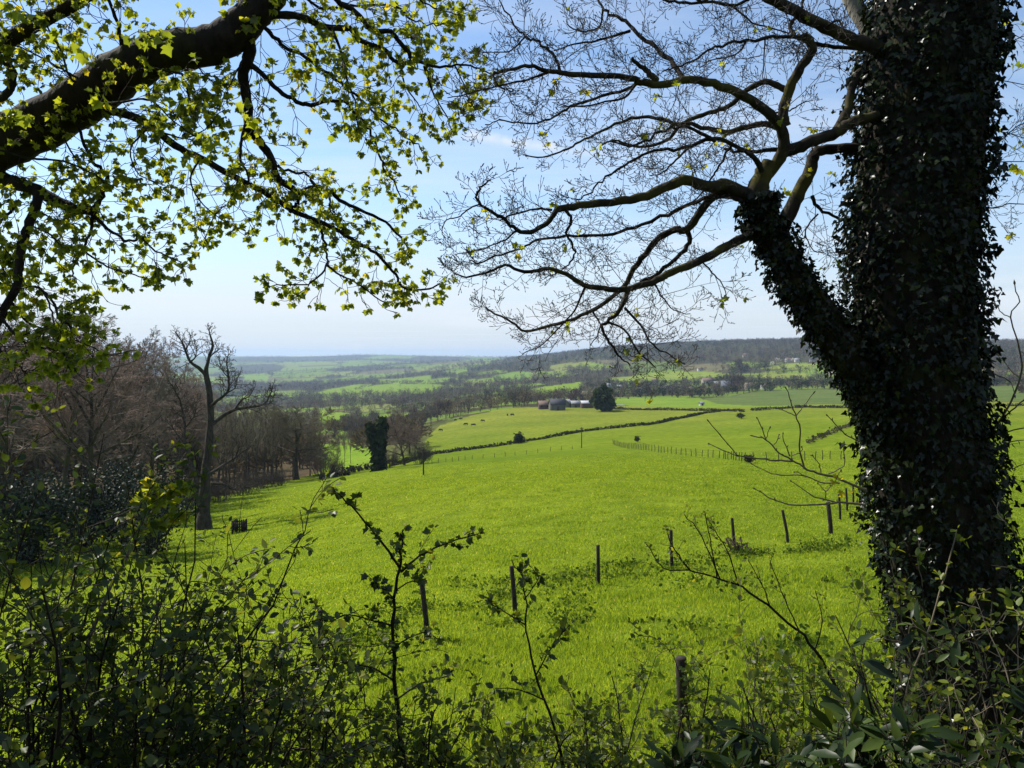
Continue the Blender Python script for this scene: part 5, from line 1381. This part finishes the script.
# ---- left-hand tree
left_tree = empty('leafing_sycamore', at_r(-330, 7.0), 'sycamore just coming into leaf, its dark limb slanting across the top left corner', 'tree')
lt_line = smooth_line(np.array([P(-350, 1050, 6.2), P(-335, 800, 6.2), P(-330, 500, 6.2), P(-322, 330, 6.2), P(-318, 100, 6.2), P(-325, -200, 6.3), P(-315, -500, 6.4)]), 4)
ltw = np.interp(np.linspace(0, 1, len(lt_line)), [0, .2, .5, .7, 1], [.62, .48, .42, .33, .2])
V, Fq = noisy_tube(lt_line, ltw, n=20, amp=.04, seed=9); mobj('trunk', V, [Fq], M['bark_dark'], left_tree, smooth=True)
LT = [
 ([(-322,330),(-200,250),(-60,170),(0,143),(50,120),(105,84),(140,62),(175,50),(212,45),(237,30),(256,10),(275,-15),(300,-60)], 66, 32, 6.2, 5.6),
 ([(-318,190),(-150,110),(-20,52),(0,43),(45,20),(88,-4),(140,-40)], 26, 10, 6.2, 4.9), ([(-40,80),(-14,58),(8,64),(12,84),(2,98),(-14,104)], 9, 8, 5.6, 5.3),
 ([(122,45),(117,25),(108,-6)], 5, 4, 5.6, 5.4),
 ([(-322,300),(-180,215),(-20,170),(0,178),(32,188),(55,200),(75,209),(92,211)], 22, 10, 6.2, 5.9), ([(92,211),(100,200),(107,182),(104,172),(92,160),(80,132),(72,115)], 7, 3, 5.9, 5.7),
 ([(92,210),(92,227),(87,240),(80,255),(73,270),(76,282)], 5, 1.6, 5.9, 5.8), ([(94,216),(112,232),(130,241),(142,240),(160,252),(180,262)], 4.5, 1.4, 5.9, 5.5), ([(85,252),(100,262),(115,270),(135,275),(148,278)], 2.6, 1.2, 5.85, 6.2),
 ([(38,192),(37,202),(30,222),(24,238),(19,262),(17,285),(5,307),(0,320),(-15,345)], 11, 8, 5.85, 5.4), ([(18,288),(35,287),(45,295),(52,312),(55,328)], 3.6, 1.4, 5.5, 5.2), ([(38,287),(52,300),(60,320),(70,325),(72,338),(88,345),(102,352)], 3.4, 1.3, 5.5, 5.0), ([(2,318),(15,335),(35,345),(60,352),(70,358)], 4, 1.3, 5.4, 5.1), ([(10,300),(28,322),(45,330),(60,345)], 3, 1.2, 5.4, 5.6), ([(-10,335),(5,355),(20,368),(28,375)], 4, 1.2, 5.4, 5.2),
 ([(100,100),(110,110),(125,114),(150,125),(175,145),(200,158),(225,172),(250,185),(275,199),(295,212),(320,222),(340,232),(362,245),(380,257),(395,275),(402,287),(425,290),(440,284)], 11, 1.8, 5.7, 6.6),
 ([(248,38),(250,50),(247,62),(243,77),(247,100),(250,130),(260,142),(272,160),(277,177),(290,187),(300,192),(315,187),(330,192),(340,200),(360,210),(385,222),(400,237),(408,248)], 15, 1.8, 5.7, 6.7),
 ([(268,150),(275,165),(292,172),(307,175),(315,186)], 4, 2.5, 5.9, 6.1), ([(310,217),(322,230),(325,250),(327,265),(312,282),(287,285),(267,287)], 4, 1.3, 6.25, 6.0), ([(327,265),(340,275),(355,282),(380,300),(390,302)], 2.8, 1.2, 6.2, 6.5), ([(300,192),(296,205),(290,212)], 4, 4, 6.2, 6.2), ([(330,192),(330,210),(337,222)], 2.5, 1.2, 6.3, 6.3),
 ([(250,64),(262,74),(275,87),(292,99),(312,105),(335,100),(350,107),(362,120),(372,135),(380,155),(385,170),(396,185),(400,198)], 7, 1.6, 5.75, 6.3),
 ([(258,22),(268,30),(282,45),(307,57),(325,70),(345,87),(362,100),(372,110),(390,125),(410,140),(424,150)], 6, 1.4, 5.7, 6.6),
 ([(262,18),(275,15),(300,17),(325,27),(350,29),(360,40),(385,50),(397,62),(415,61),(435,67),(456,65),(475,68),(490,74)], 10, 1.4, 5.65, 6.2),
 ([(330,-8),(340,3),(355,12),(372,30),(390,32),(405,47),(412,60)], 7, 5, 5.8, 6.0), ([(332,28),(342,55),(347,80),(355,102),(357,125)], 3.6, 1.5, 5.8, 5.5), ([(290,-20),(320,8),(350,6),(395,7),(415,22),(437,25),(456,21)], 4, 1.2, 5.8, 6.3), ([(400,-10),(420,0),(438,10),(460,15)], 3, 1.2, 5.9, 6.2),
 ([(400,63),(405,85),(415,100),(424,112)], 2.8, 1, 6.1, 6.1), ([(424,66),(430,85),(437,100),(447,117),(452,130)], 2.8, 1, 6.1, 6.3), ([(455,66),(462,80),(466,95),(470,105)], 2, 1, 6.2, 6.1),
 ([(95,104),(125,102),(150,100),(175,122),(200,140)], 3, 1.2, 5.4, 5.2), ([(160,70),(172,72),(182,75),(187,90),(192,105)], 3.6, 1.4, 5.6, 5.4), ([(76,82),(70,77),(60,50),(47,27),(40,10)], 3.4, 1.5, 5.5, 5.0), ([(78,78),(67,72),(45,60),(20,47),(-5,42)], 2.6, 1.3, 5.5, 5.3), ([(0,150),(30,158),(65,162),(95,175),(105,184)], 3, 2, 5.6, 5.7), ([(60,130),(70,150),(80,165)], 2.5, 1.2, 5.6, 5.9),
 ([(244,58),(238,70),(230,85),(226,96)], 2.4, 1, 5.7, 5.6), ([(190,52),(200,70),(215,85)], 2.4, 1, 5.6, 5.9), ([(247,120),(240,150),(246,170),(250,182)], 4, 2, 5.9, 5.9), ([(150,126),(130,150),(140,175),(165,185)], 2.4, 1.1, 5.75, 5.9), ([(200,158),(190,180),(200,200),(215,215),(245,232)], 2.6, 1.1, 5.85, 6.1), ([(238,180),(230,200),(215,215),(205,240)], 2.4, 1, 6.0, 6.2), ([(160,132),(185,138),(205,130),(215,118)], 2.2, 1, 5.75, 5.5),
 ([(20,200),(5,215),(-5,235),(10,255)], 4, 1.4, 5.85, 5.7), ([(30,225),(50,235),(62,248)], 2.4, 1, 5.7, 5.5), ([(40,212),(60,222),(80,224)], 2.2, 1, 5.8, 6.0), ([(-30,130),(-10,220),(0,265),(12,290)], 5, 1.5, 5.6, 5.9),
]
random.seed(41)
clt = Cfg(seg=(0, 5, 4), wig=(0, .20, .25), up=(0, .0, .02), nch=(0, 4, 0), ang=(50, 46, 42), lr=(0, .5, .5), t0=(.02, .25, .2), taper=.4, rmin=.0026, rl=.010, maxlev=2, leaf_from=9)
thick, branch, twig, tips = [], [], {}, []
for k, (pts, w0, w1, Y0, Y1) in enumerate(LT):
    l, rad, d = traced(pts, w0, w1, Y0, Y1)
    if w0 >= 7.5:
        thick.append((np.vstack([l, l[-1] + d[-1] * rad[-1] * .5, l[-1] + d[-1] * rad[-1] * .8]), np.concatenate([rad, [rad[-1] * .7, .001]])))
    else: branch.append((l, rad))
    thin = np.argmax(rad < .04) if (rad < .04).any() else len(rad) - 2
    l2, r2, d2 = l[thin:], rad[thin:], d[thin:]
    if len(l2) > 3:
        L2 = np.linalg.norm(np.diff(l2, axis=0), axis=1).sum()
        spawn(twig, tips, *tolist(l2, r2, d2), L2, 0, clt, count=max(3, int(L2 / .064)), Lc=.34)
        tips.append((tuple(l2[-1]), tuple(d2[-1])))
    if thin > 4:
        Lh = np.linalg.norm(np.diff(l[:thin + 1], axis=0), axis=1).sum()
        spawn(twig, tips, *tolist(l[:thin + 1], np.minimum(rad[:thin + 1], .013), d[:thin + 1]), Lh, 0, clt, count=max(2, int(Lh / (.17 if w0 > 20 else .11))), Lc=.42)
# high crown and further limbs outside the picture
chi = Cfg(seg=(7, 6, 5, 4), wig=(.08, .14, .2, .25), up=(.03, .02, .01, .02), nch=(7, 6, 5, 0), ang=(50, 48, 46, 42), lr=(.5, .45, .42, .5), t0=(.25, .2, .2, .2), taper=.3, rmin=.003, rl=.013, maxlev=3, leaf_from=9)
hi, htips = {}, []
for j in range(6):
    f = random.uniform(.55, 1); i = int(f * (len(lt_line) - 1)); a = 3.4 + j * .36
    grow(hi, htips, tuple(lt_line[i]), tuple(nrm((math.cos(a), math.sin(a) * .8, random.uniform(.25, .8)))), random.uniform(3, 4.2), .11, 0, chi)
thick += hi[0]
for l, rad in thick:
    V, Fq = tubes([(np.asarray(l), np.asarray(rad))], 12); mobj('limb', V, [Fq], M['bark_dark'], left_tree, smooth=True)
V, Fq = tubes(branch + hi[1], 6); mobj('branches', V, [Fq], M['bark_dark'], left_tree, smooth=True)
V, Fq = tubes(sum(twig.values(), []) + hi[2] + hi[3], 3); mobj('twigs', V, [Fq], M['twig_dark'], left_tree)
p, ax, nor, s, r = rosettes(tips, 7, .040, droop=.7, fan_=.75)
half = rng.random(len(p)) < .35           # leaves still half folded
V, Fa, rn = leaves(SYC, p[~half], ax[~half], nor[~half], s[~half] * 1.08, r[~half]); V2, Fb, rn2 = leaves(OVA, p[half], ax[half], nor[half], s[half] * 1.1, r[half])
mobj('leaves', np.vstack([V, V2]), [Fa, Fb + len(V)], M['leaf_syc'], left_tree, attrs={'rnd': np.concatenate([rn, rn2])})
p, ax, nor, s, r = rosettes(htips, 5, .075, droop=.5)
V, Fa, rn = leaves(SYC, p, ax, nor, s, r); mobj('leaves', V, [Fa], M['leaf_syc'], left_tree, attrs={'rnd': rn})
# a few larger tufts nearer the eye
near = [(P(x, y, Y), (random.uniform(-.5, .5), 0, random.uniform(-.8, .2))) for x, y, Y in [(140,28,4.2),(150,36,4.2),(158,30,4.2),(165,40,4.2),(132,36,4.2),(95,92,4.6),(102,98,4.6),(18,112,4.6),(24,118,4.6),(12,108,4.6),(75,40,4.4),(82,48,4.4),(178,100,4.6),(205,135,4.8),(210,142,4.8),(60,30,4.4),(10,10,4.0),(22,14,4.0),(245,112,4.8),(250,118,4.8),(130,8,4.6)]]
p, ax, nor, s, r = rosettes(near, 4, .062); V, Fa, rn = leaves(SYC, p, ax, nor, s, r); mobj('leaves', V, [Fa], M['leaf_syc'], left_tree, attrs={'rnd': rn})
# ------------------------------------------------------------------ grass of the meadow
M['grass'] = leaf_mat('meadow_grass_blade', [(0, (.078, .136, .012)), (.5, (.132, .186, .015)), (.93, (.19, .23, .025)), (1, (.30, .27, .12))], trans=.58, tboost=2.5, gloss=.006, rough=.5)
def make_grass(n):
    g = np.random.default_rng(99)
    r = np.exp(g.uniform(math.log(5.2), math.log(135), n)); az = g.uniform(R(-37), R(37), n)
    x, y = r * np.sin(az), r * np.cos(az)
    def nz(s, a): return .5 + .5 * np.sin(x * s + 1.9 * np.sin(y * s * .8 + a)) * np.sin(y * s * 1.2 + 1.6 * np.sin(x * s * .7 + 2 * a))
    cl = .45 * nz(1.1, .3) + .35 * nz(2.9, 1.1) + .2 * nz(6.1, 2.0)
    z = terrain(x, y); idx = field_index(x, y, z)
    keep = (idx == -2) & (g.random(n) < (.35 + .9 * cl) * np.clip((140 - r) / 70, 0, 1))
    x, y, z, r, cl = x[keep], y[keep], z[keep], r[keep], cl[keep]; n = len(x)
    rough = np.clip((32 - r) / 14, 0, 1)
    h = (.03 + .035 * g.random(n) + .17 * np.clip(cl - .45, 0, 1) ** 1.2) * (1 + .3 * rough) * (1 + r / 300)
    w = np.maximum(.006, .00062 * r) * g.uniform(.7, 1.3, n)
    a = g.uniform(0, 6.28, n); lean = g.normal(0, .45, (n, 2)) * h[:, None]
    dx, dy = np.cos(a) * w, np.sin(a) * w
    V = np.empty((n, 3, 3))
    V[:, 0] = np.stack([x - dx, y - dy, z - .01], 1); V[:, 1] = np.stack([x + dx, y + dy, z - .01], 1)
    V[:, 2] = np.stack([x + lean[:, 0], y + lean[:, 1], z + h], 1)
    rn = np.clip(.45 * g.random(n) + .55 * (1 - cl), 0, .97)
    rn[g.random(n) < .012] = 1
    o = mobj('grass', V.reshape(-1, 3), [np.arange(3 * n).reshape(-1, 3)], M['grass'], attrs={'rnd': np.repeat(rn, 3)})
    tag(o, 'tufted green spring grass covering the meadow', 'grass', kind='stuff')
make_grass(900000)

M['leaf_weed'] = leaf_mat('weed_leaf', [(0, (.03, .055, .01)), (1, (.09, .14, .016))], trans=.4, tboost=1.9, gloss=0.0)
def make_weeds():
    g = np.random.default_rng(5)
    P_, A_, N_, S_ = [], [], [], []
    spots = []
    for k in range(80):
        px = g.uniform(240, 900); r = g.uniform(8, 24); spots.append((px, r, g.uniform(.15, .5)))
    for k in range(60):   # along the old fence
        t = g.uniform(0, 1); px = 330 + 520 * t; r = 17 + 12.5 * t + g.normal(0, .8); spots.append((px, r, g.uniform(.2, .5)))
    for px, r, s in spots:
        b = at_r(px, r); k = int(30 + 70 * s)
        q = g.normal(0, 1, (k, 3)) * (s * .8, s * .8, 0); q[:, 2] = np.abs(g.normal(0, 1, k)) * s * .28
        p = b + q; p[:, 2] = terrain(p[:, 0], p[:, 1]) + q[:, 2]
        P_.append(p); A_.append(nrm(g.normal(size=(k, 3)) + (0, 0, .4))); N_.append(nrm(g.normal(size=(k, 3)) * .7 + (0, 0, 1))); S_.append(g.uniform(.05, .13, k))
    V, Fa, rn = leaves(OVA, np.concatenate(P_), np.concatenate(A_), np.concatenate(N_), np.concatenate(S_))
    o = mobj('weeds', V, [Fa], M['leaf_weed'], attrs={'rnd': rn * .9})
    tag(o, 'low nettles and docks scattered in the rough grass by the old fence', 'weeds', kind='stuff')
make_weeds()

# ------------------------------------------------------------------ hedge shrubs in front
def shrub(name, px, Y, top, nst, label, mat, tpl=OVA, size=.05, leaf=1.0, wide=.5, side=0, seed=0, cat='shrub', nch=(7, 4, 0), lr=(.42, .5, .5), group=None, stem=.011, twig_m='twig_dark', up=(.03, .02, .02), wig=(.09, .16, .2), maxlev=2, droop=.1):
    random.seed(seed * 13 + 5)
    x = (px - 512) / F * Y
    b = np.array((x, Y, float(terrain(x, Y)))); ztop = P(px, top, Y)[2]; h = ztop - b[2]
    c = Cfg(seg=(8, 5, 4), wig=wig, up=up, nch=nch, ang=(46, 46, 42), lr=lr, t0=(.12, .12, .1), taper=.25, rmin=.0018, rl=.009, maxlev=maxlev, leaf_from=1)
    out, tips, nodes = {}, [], []
    for k in range(nst):
        a = k * 2.4 + random.uniform(-.5, .5); q = random.uniform(.02, .22) * wide
        t = random.uniform(.15, 1) * wide
        d = nrm(np.array((math.cos(a) * t + side, math.sin(a) * t * .7, 1)))
        grow(out, tips, (b[0] + q * math.cos(a), b[1] + q * math.sin(a), float(terrain(b[0], b[1])) - .15), tuple(d), h * random.uniform(.7, 1.12) / max(.75, d[2]), stem * random.uniform(.7, 1.2), 0, c, nodes)
    root = empty(name, b, label, cat, group)
    V, Fq = tubes(out[0], 6); mobj('stem', V, [Fq], M['bark_dark'], root, smooth=True)
    tw_ = sum([out[k] for k in out if k], [])
    V, Fq = tubes(tw_, 4); mobj('twigs', V, [Fq], M[twig_m], root)
    if leaf > 0:
        nodes = [nd for nd in nodes if random.random() < leaf]
        rep = 2
        p = np.repeat(np.array([q for q, d in nodes]), rep, 0); d = np.repeat(np.array([d for q, d in nodes]), rep, 0); n = len(p)
        ax = nrm(d * .5 + rvec(n) * .9 + (0, 0, -droop))
        p = p + ax * .012 + rng.normal(0, .006, (n, 3))
        V, Fa, rn = leaves(tpl, p, ax, rvec(n) * .6 + (0, 0, .9), rng.uniform(.5, 1.15, n) * size)
        mobj('leaves', V, [Fa], mat, root, attrs={'rnd': rn})
    return root

S_ = M['leaf_shrub']; Fr = M['leaf_fresh']
for i, a in enumerate([
    (-70, 3.5, 462, 9, 'dark hazel bush at the far left edge', 1.1), (-10, 3.2, 488, 9, 'dark hazel bush rising tallest at the left edge', 1.2), (48, 3.9, 486, 9, 'dark leafy hazel left of the holly', 1.1), (105, 4.3, 505, 8, 'dark leafy hazel below the holly bush', 1.0), (150, 4.4, 565, 7, 'dark leafy hazel below the dead tree', .9),
    (35, 2.7, 570, 8, 'nearest dark bush in the lower left corner', 1.1), (120, 3.1, 580, 8, 'dense dark bush in front of the hazels at lower left', 1.0), (200, 3.9, 572, 8, 'dark arching bush under the tree guard', .8), (200, 3.1, 640, 7, 'low dark bush at the bottom left quarter', .8), (236, 4.2, 672, 4, 'dark bush at the right end of the left hedge', .7)]):
    px, Y, top, n, lb, lf = a
    shrub('hazel_shrub', px, Y, top, n, lb, S_, size=.047, leaf=lf * .62, wide=.55, side=.22 if px > 90 else .08, seed=i + 1)
for i, a in enumerate([
    (345, 4.2, 694, 5, 'low leafy bush just left of the sapling stem'), (290, 3.5, 715, 6, 'low leafy bush at the bottom edge left of the sapling'), (365, 3.8, 690, 6, 'low bush at the foot of the sapling'), (440, 4.4, 682, 5, 'low leafy bush just right of the sapling'), (455, 3.5, 705, 6, 'low leafy bush at the bottom edge right of the sapling'),
    (490, 4.6, 690, 4, 'leafy bush left of the thin upright shoot'), (560, 4.2, 690, 5, 'thin leafy bush right of the thin upright shoot'), (600, 3.6, 720, 5, 'low bush at the bottom edge between shoot and rotting post'), (620, 5.2, 665, 5, 'sparse bush left of the rotting post'), (745, 5.0, 665, 5, 'sparse bush right of the rotting post'), (800, 4.6, 640, 6, 'thin leafy bush left of the trunk foot')]):
    px, Y, top, n, lb = a
    shrub('bramble_bush', px, Y, top, n, lb, M['leaf_bramble'], size=.046, leaf=.42 if i < 8 else .34, wide=.75, seed=40 + i, up=(.0, .0, .0), wig=(.13, .18, .2))
for i, a in enumerate([(662, 4.2, 688, 7, 'leafy bramble growing up the left side of the rotting post'), (700, 4.0, 700, 7, 'leafy bramble growing up the right side of the rotting post'), (530, 3.9, 722, 5, 'low bright bramble below the thin upright shoot'), (585, 4.4, 705, 5, 'bright bramble between the upright shoot and the rotting post'), (770, 4.2, 670, 6, 'bright bramble between the rotting post and the trunk'), (830, 4.0, 680, 6, 'bright bramble just left of the trunk foot'), (405, 3.7, 712, 6, 'low bright bramble at the very foot of the sapling')]):
    px, Y, top, n, lb = a
    shrub('bramble_bush', px, Y, top, n, lb, (M['leaf_bramble'], Fr)[i % 2], size=.045, leaf=.6, wide=.7, seed=140 + i, up=(.0, .0, .0), wig=(.13, .18, .2))
for i, a in enumerate([(868, 4.3, 600, 6, 'fresh green hazel shoots against the left side of the trunk foot'), (915, 4.0, 575, 5, 'fresh green hazel shoots rising before the middle of the trunk foot'), (968, 3.8, 610, 6, 'fresh green hazel shoots before the right side of the trunk foot'), (1018, 3.4, 590, 6, 'fresh green hazel at the right edge of the hedge'), (835, 3.6, 660, 5, 'sparse fresh green bush left below the trunk')]):
    px, Y, top, n, lb = a
    shrub('hazel_shrub', px, Y, top, n, lb, Fr, size=.05, leaf=.42, wide=.45, seed=70 + i, twig_m='twig_shoot', nch=(6, 3, 0))
for i, a in enumerate([(640, 2.8, 735, 4, 'dark laurel with upright leaves at the bottom edge under the rotting post'), (715, 2.8, 700, 6, 'dark laurel bush at the bottom edge right of the rotting post'), (770, 2.7, 690, 6, 'big-leaved dark laurel at the bottom edge'), (830, 2.6, 700, 6, 'dark laurel below the left side of the trunk'), (895, 2.3, 735, 6, 'glossy laurel at the bottom edge under the trunk'), (950, 2.5, 700, 6, 'dark laurel before the trunk foot'), (1010, 2.3, 690, 7, 'large-leaved laurel in the lower right corner')]):
    px, Y, top, n, lb = a
    shrub('laurel_bush', px, Y, top, n, lb, M['leaf_laurel'], tpl=LAU, size=.115, leaf=.55, wide=.6, seed=90 + i, nch=(4, 2, 0), lr=(.36, .4, .4), droop=.3)

def traced_plant(name, label, lines, leaf_mat_, size, per, seed, cat='shrub', twig_m='bark_dark', spawn_n=0, tpl=OVA, Lc=.16, cluster=2):
    """plant from traced stems; base of the first one reaches the ground"""
    random.seed(seed)
    out, tips, nodes, st = {}, [], [], []
    c = Cfg(seg=(0, 4, 3), wig=(0, .2, .2), up=(0, .04, .04), nch=(0, 2, 0), ang=(48, 44, 40), lr=(0, .5, .5), t0=(.1, .2, .1), taper=.4, rmin=.0016, rl=.011, maxlev=1, leaf_from=1)
    base = None
    for k, (pts, w0, w1, Y0, Y1) in enumerate(lines):
        l, rad, d = traced(pts, w0, w1, Y0, Y1, 4)
        if k == 0:
            g = np.array((l[0][0], l[0][1], float(terrain(l[0][0], l[0][1])) - .1)); base = g
            l = np.vstack([g, (g + l[0]) / 2, l]); rad = np.concatenate([[rad[0] * 1.2, rad[0] * 1.1], rad]); d = nrm(np.gradient(l, axis=0))
        st.append((l, rad))
        i0 = 2 if k else int(len(l) * .35)
        if spawn_n: spawn(out, tips, *tolist(l[i0:], rad[i0:], d[i0:]), 1, 0, c, nodes, count=max(2, int(spawn_n * np.linalg.norm(np.diff(l[i0:], axis=0), axis=1).sum())), Lc=Lc)
        for j in range(i0, len(l)):
            if random.random() < per: nodes.append((tuple(l[j]), tuple(d[j])))
        nodes.append((tuple(l[-1]), tuple(d[-1])))
    root = empty(name, base, label, cat)
    V, Fq = tubes(st, 7); mobj('stem', V, [Fq], M[twig_m], root, smooth=True)
    if out:
        V, Fq = tubes(sum(out.values(), []), 4); mobj('twigs', V, [Fq], M['twig_dark'], root)
    p = np.repeat(np.array([q for q, d in nodes]), cluster, 0); d = np.repeat(np.array([d for q, d in nodes]), cluster, 0); n = len(p)
    ax = nrm(d * .4 + rvec(n) * .9 + (0, 0, -.25)); p = p + ax * .01
    V, Fa, rn = leaves(tpl, p, ax, rvec(n) * .7 + (0, 0, .8), rng.uniform(.5, 1.15, n) * size)
    mobj('leaves', V, [Fa], leaf_mat_, root, attrs={'rnd': rn})
traced_plant('sapling', 'slender young sapling with dark stem and small leaves in the middle of the hedge', [
    ([(412,800),(404,760),(398,715),(393,660),(393,610),(399,570),(401,545),(401,532)], 7, 2, 4.4, 4.4), ([(400,568),(385,546),(365,522),(347,502),(333,489)], 3.4, 1.4, 4.4, 4.2), ([(401,572),(420,556),(450,542),(478,534)], 3.2, 1.4, 4.4, 4.6), ([(393,626),(375,621),(350,615),(330,618)], 2.4, 1.3, 4.4, 4.2), ([(393,650),(405,640),(425,632),(440,640)], 2.2, 1.2, 4.4, 4.6), ([(395,600),(385,590),(372,585)], 2, 1.2, 4.4, 4.3), ([(396,590),(410,582),(422,580)], 1.8, 1.2, 4.4, 4.3), ([(393,680),(372,668),(340,662)], 2.4, 1.3, 4.4, 4.1), ([(396,700),(420,684),(448,676)], 2.4, 1.3, 4.4, 4.7)], S_, .044, .55, 8, 'tree', spawn_n=7, tpl=SYC)
traced_plant('young_shoot', 'thin upright shoot with few leaves right of the leaning fence post', [([(568,790),(553,723),(538,682),(527,630),(523,585),(512,562)], 4, 1.2, 4.5, 4.6), ([(536,675),(550,650),(570,625)], 2, 1, 4.5, 4.4), ([(526,625),(505,612),(485,600)], 2, 1, 4.5, 4.7), ([(524,600),(535,585),(540,575)], 1.5, 1, 4.5, 4.5), ([(545,700),(520,690),(495,688)], 2, 1, 4.5, 4.3)], S_, .055, .45, 9, spawn_n=5)
traced_plant('briar', 'bare arching briar sprays before the fence post right of centre', [([(838,690),(815,650),(788,621),(750,592),(720,579),(690,570),(675,551),(667,529)], 4, 1.2, 5.2, 5.2), ([(720,579),(701,536),(684,514)], 2, 1, 5.2, 5.3), ([(717,577),(712,547),(705,512)], 2, 1, 5.2, 5.0), ([(739,586),(727,551),(709,521)], 2, 1, 5.2, 5.1), ([(690,570),(664,568),(645,542)], 2, 1, 5.2, 5.4), ([(770,606),(760,580),(748,560)], 1.6, .9, 5.2, 5.1), ([(800,632),(785,600),(770,560)], 1.8, .9, 5.2, 5.4), ([(815,650),(822,620),(815,590)], 1.6, .9, 5.2, 5.0)], M['leaf_bramble'], .034, .55, 10, spawn_n=13, Lc=.15, cluster=1)
traced_plant('briar', 'thin leaning stem crossing the dark trunk at its foot', [([(915,770),(905,700),(925,640),(945,575),(958,530)], 3.2, 1.2, 4.6, 4.8), ([(920,655),(950,645),(990,630)], 1.8, 1, 4.6, 4.6), ([(930,620),(915,600),(905,590)], 1.4, 1, 4.6, 4.5)], Fr, .05, .4, 11, twig_m='twig_shoot', spawn_n=3)
traced_plant('leaning_branch', 'pale leafy branch tip lit yellow-green between holly and dead tree', [([(88,640),(110,590),(132,545),(150,515),(165,495),(180,488)], 5, 1.6, 4.3, 4.6), ([(150,515),(158,500),(150,488)], 2, 1.2, 4.4, 4.4), ([(140,530),(160,525),(178,512)], 2, 1.2, 4.4, 4.6)], M['leaf_syc'], .06, .8, 12, twig_m='twig_shoot', spawn_n=9, tpl=SYC, cluster=3)
# small dead stems at the foot of one post
thicket('dead_weed_clump', hit(741, 553), .8, .9, 'small clump of dead brown stems at the foot of a fence post', (.14, .10, .07), 420)

# evergreen bushes added unseen behind the camera to shade the near trunk and shrubs
for k, (x, y, h, wd) in enumerate([(-7.5, -3.2, 7, 6), (-2.5, -4.2, 8, 6), (2.5, -4.2, 8, 6), (7.5, -3.2, 7, 6)]):
    leaf_bush('holly_bush', np.array((x, y, float(terrain(x, y)))), h, wd, ['evergreen hedge bush behind the path, far left', 'evergreen hedge bush behind the path, left of the viewpoint', 'evergreen hedge bush behind the path, right of the viewpoint', 'evergreen hedge bush behind the path, far right'][k], 7000, .3, M['leaf_holly'])
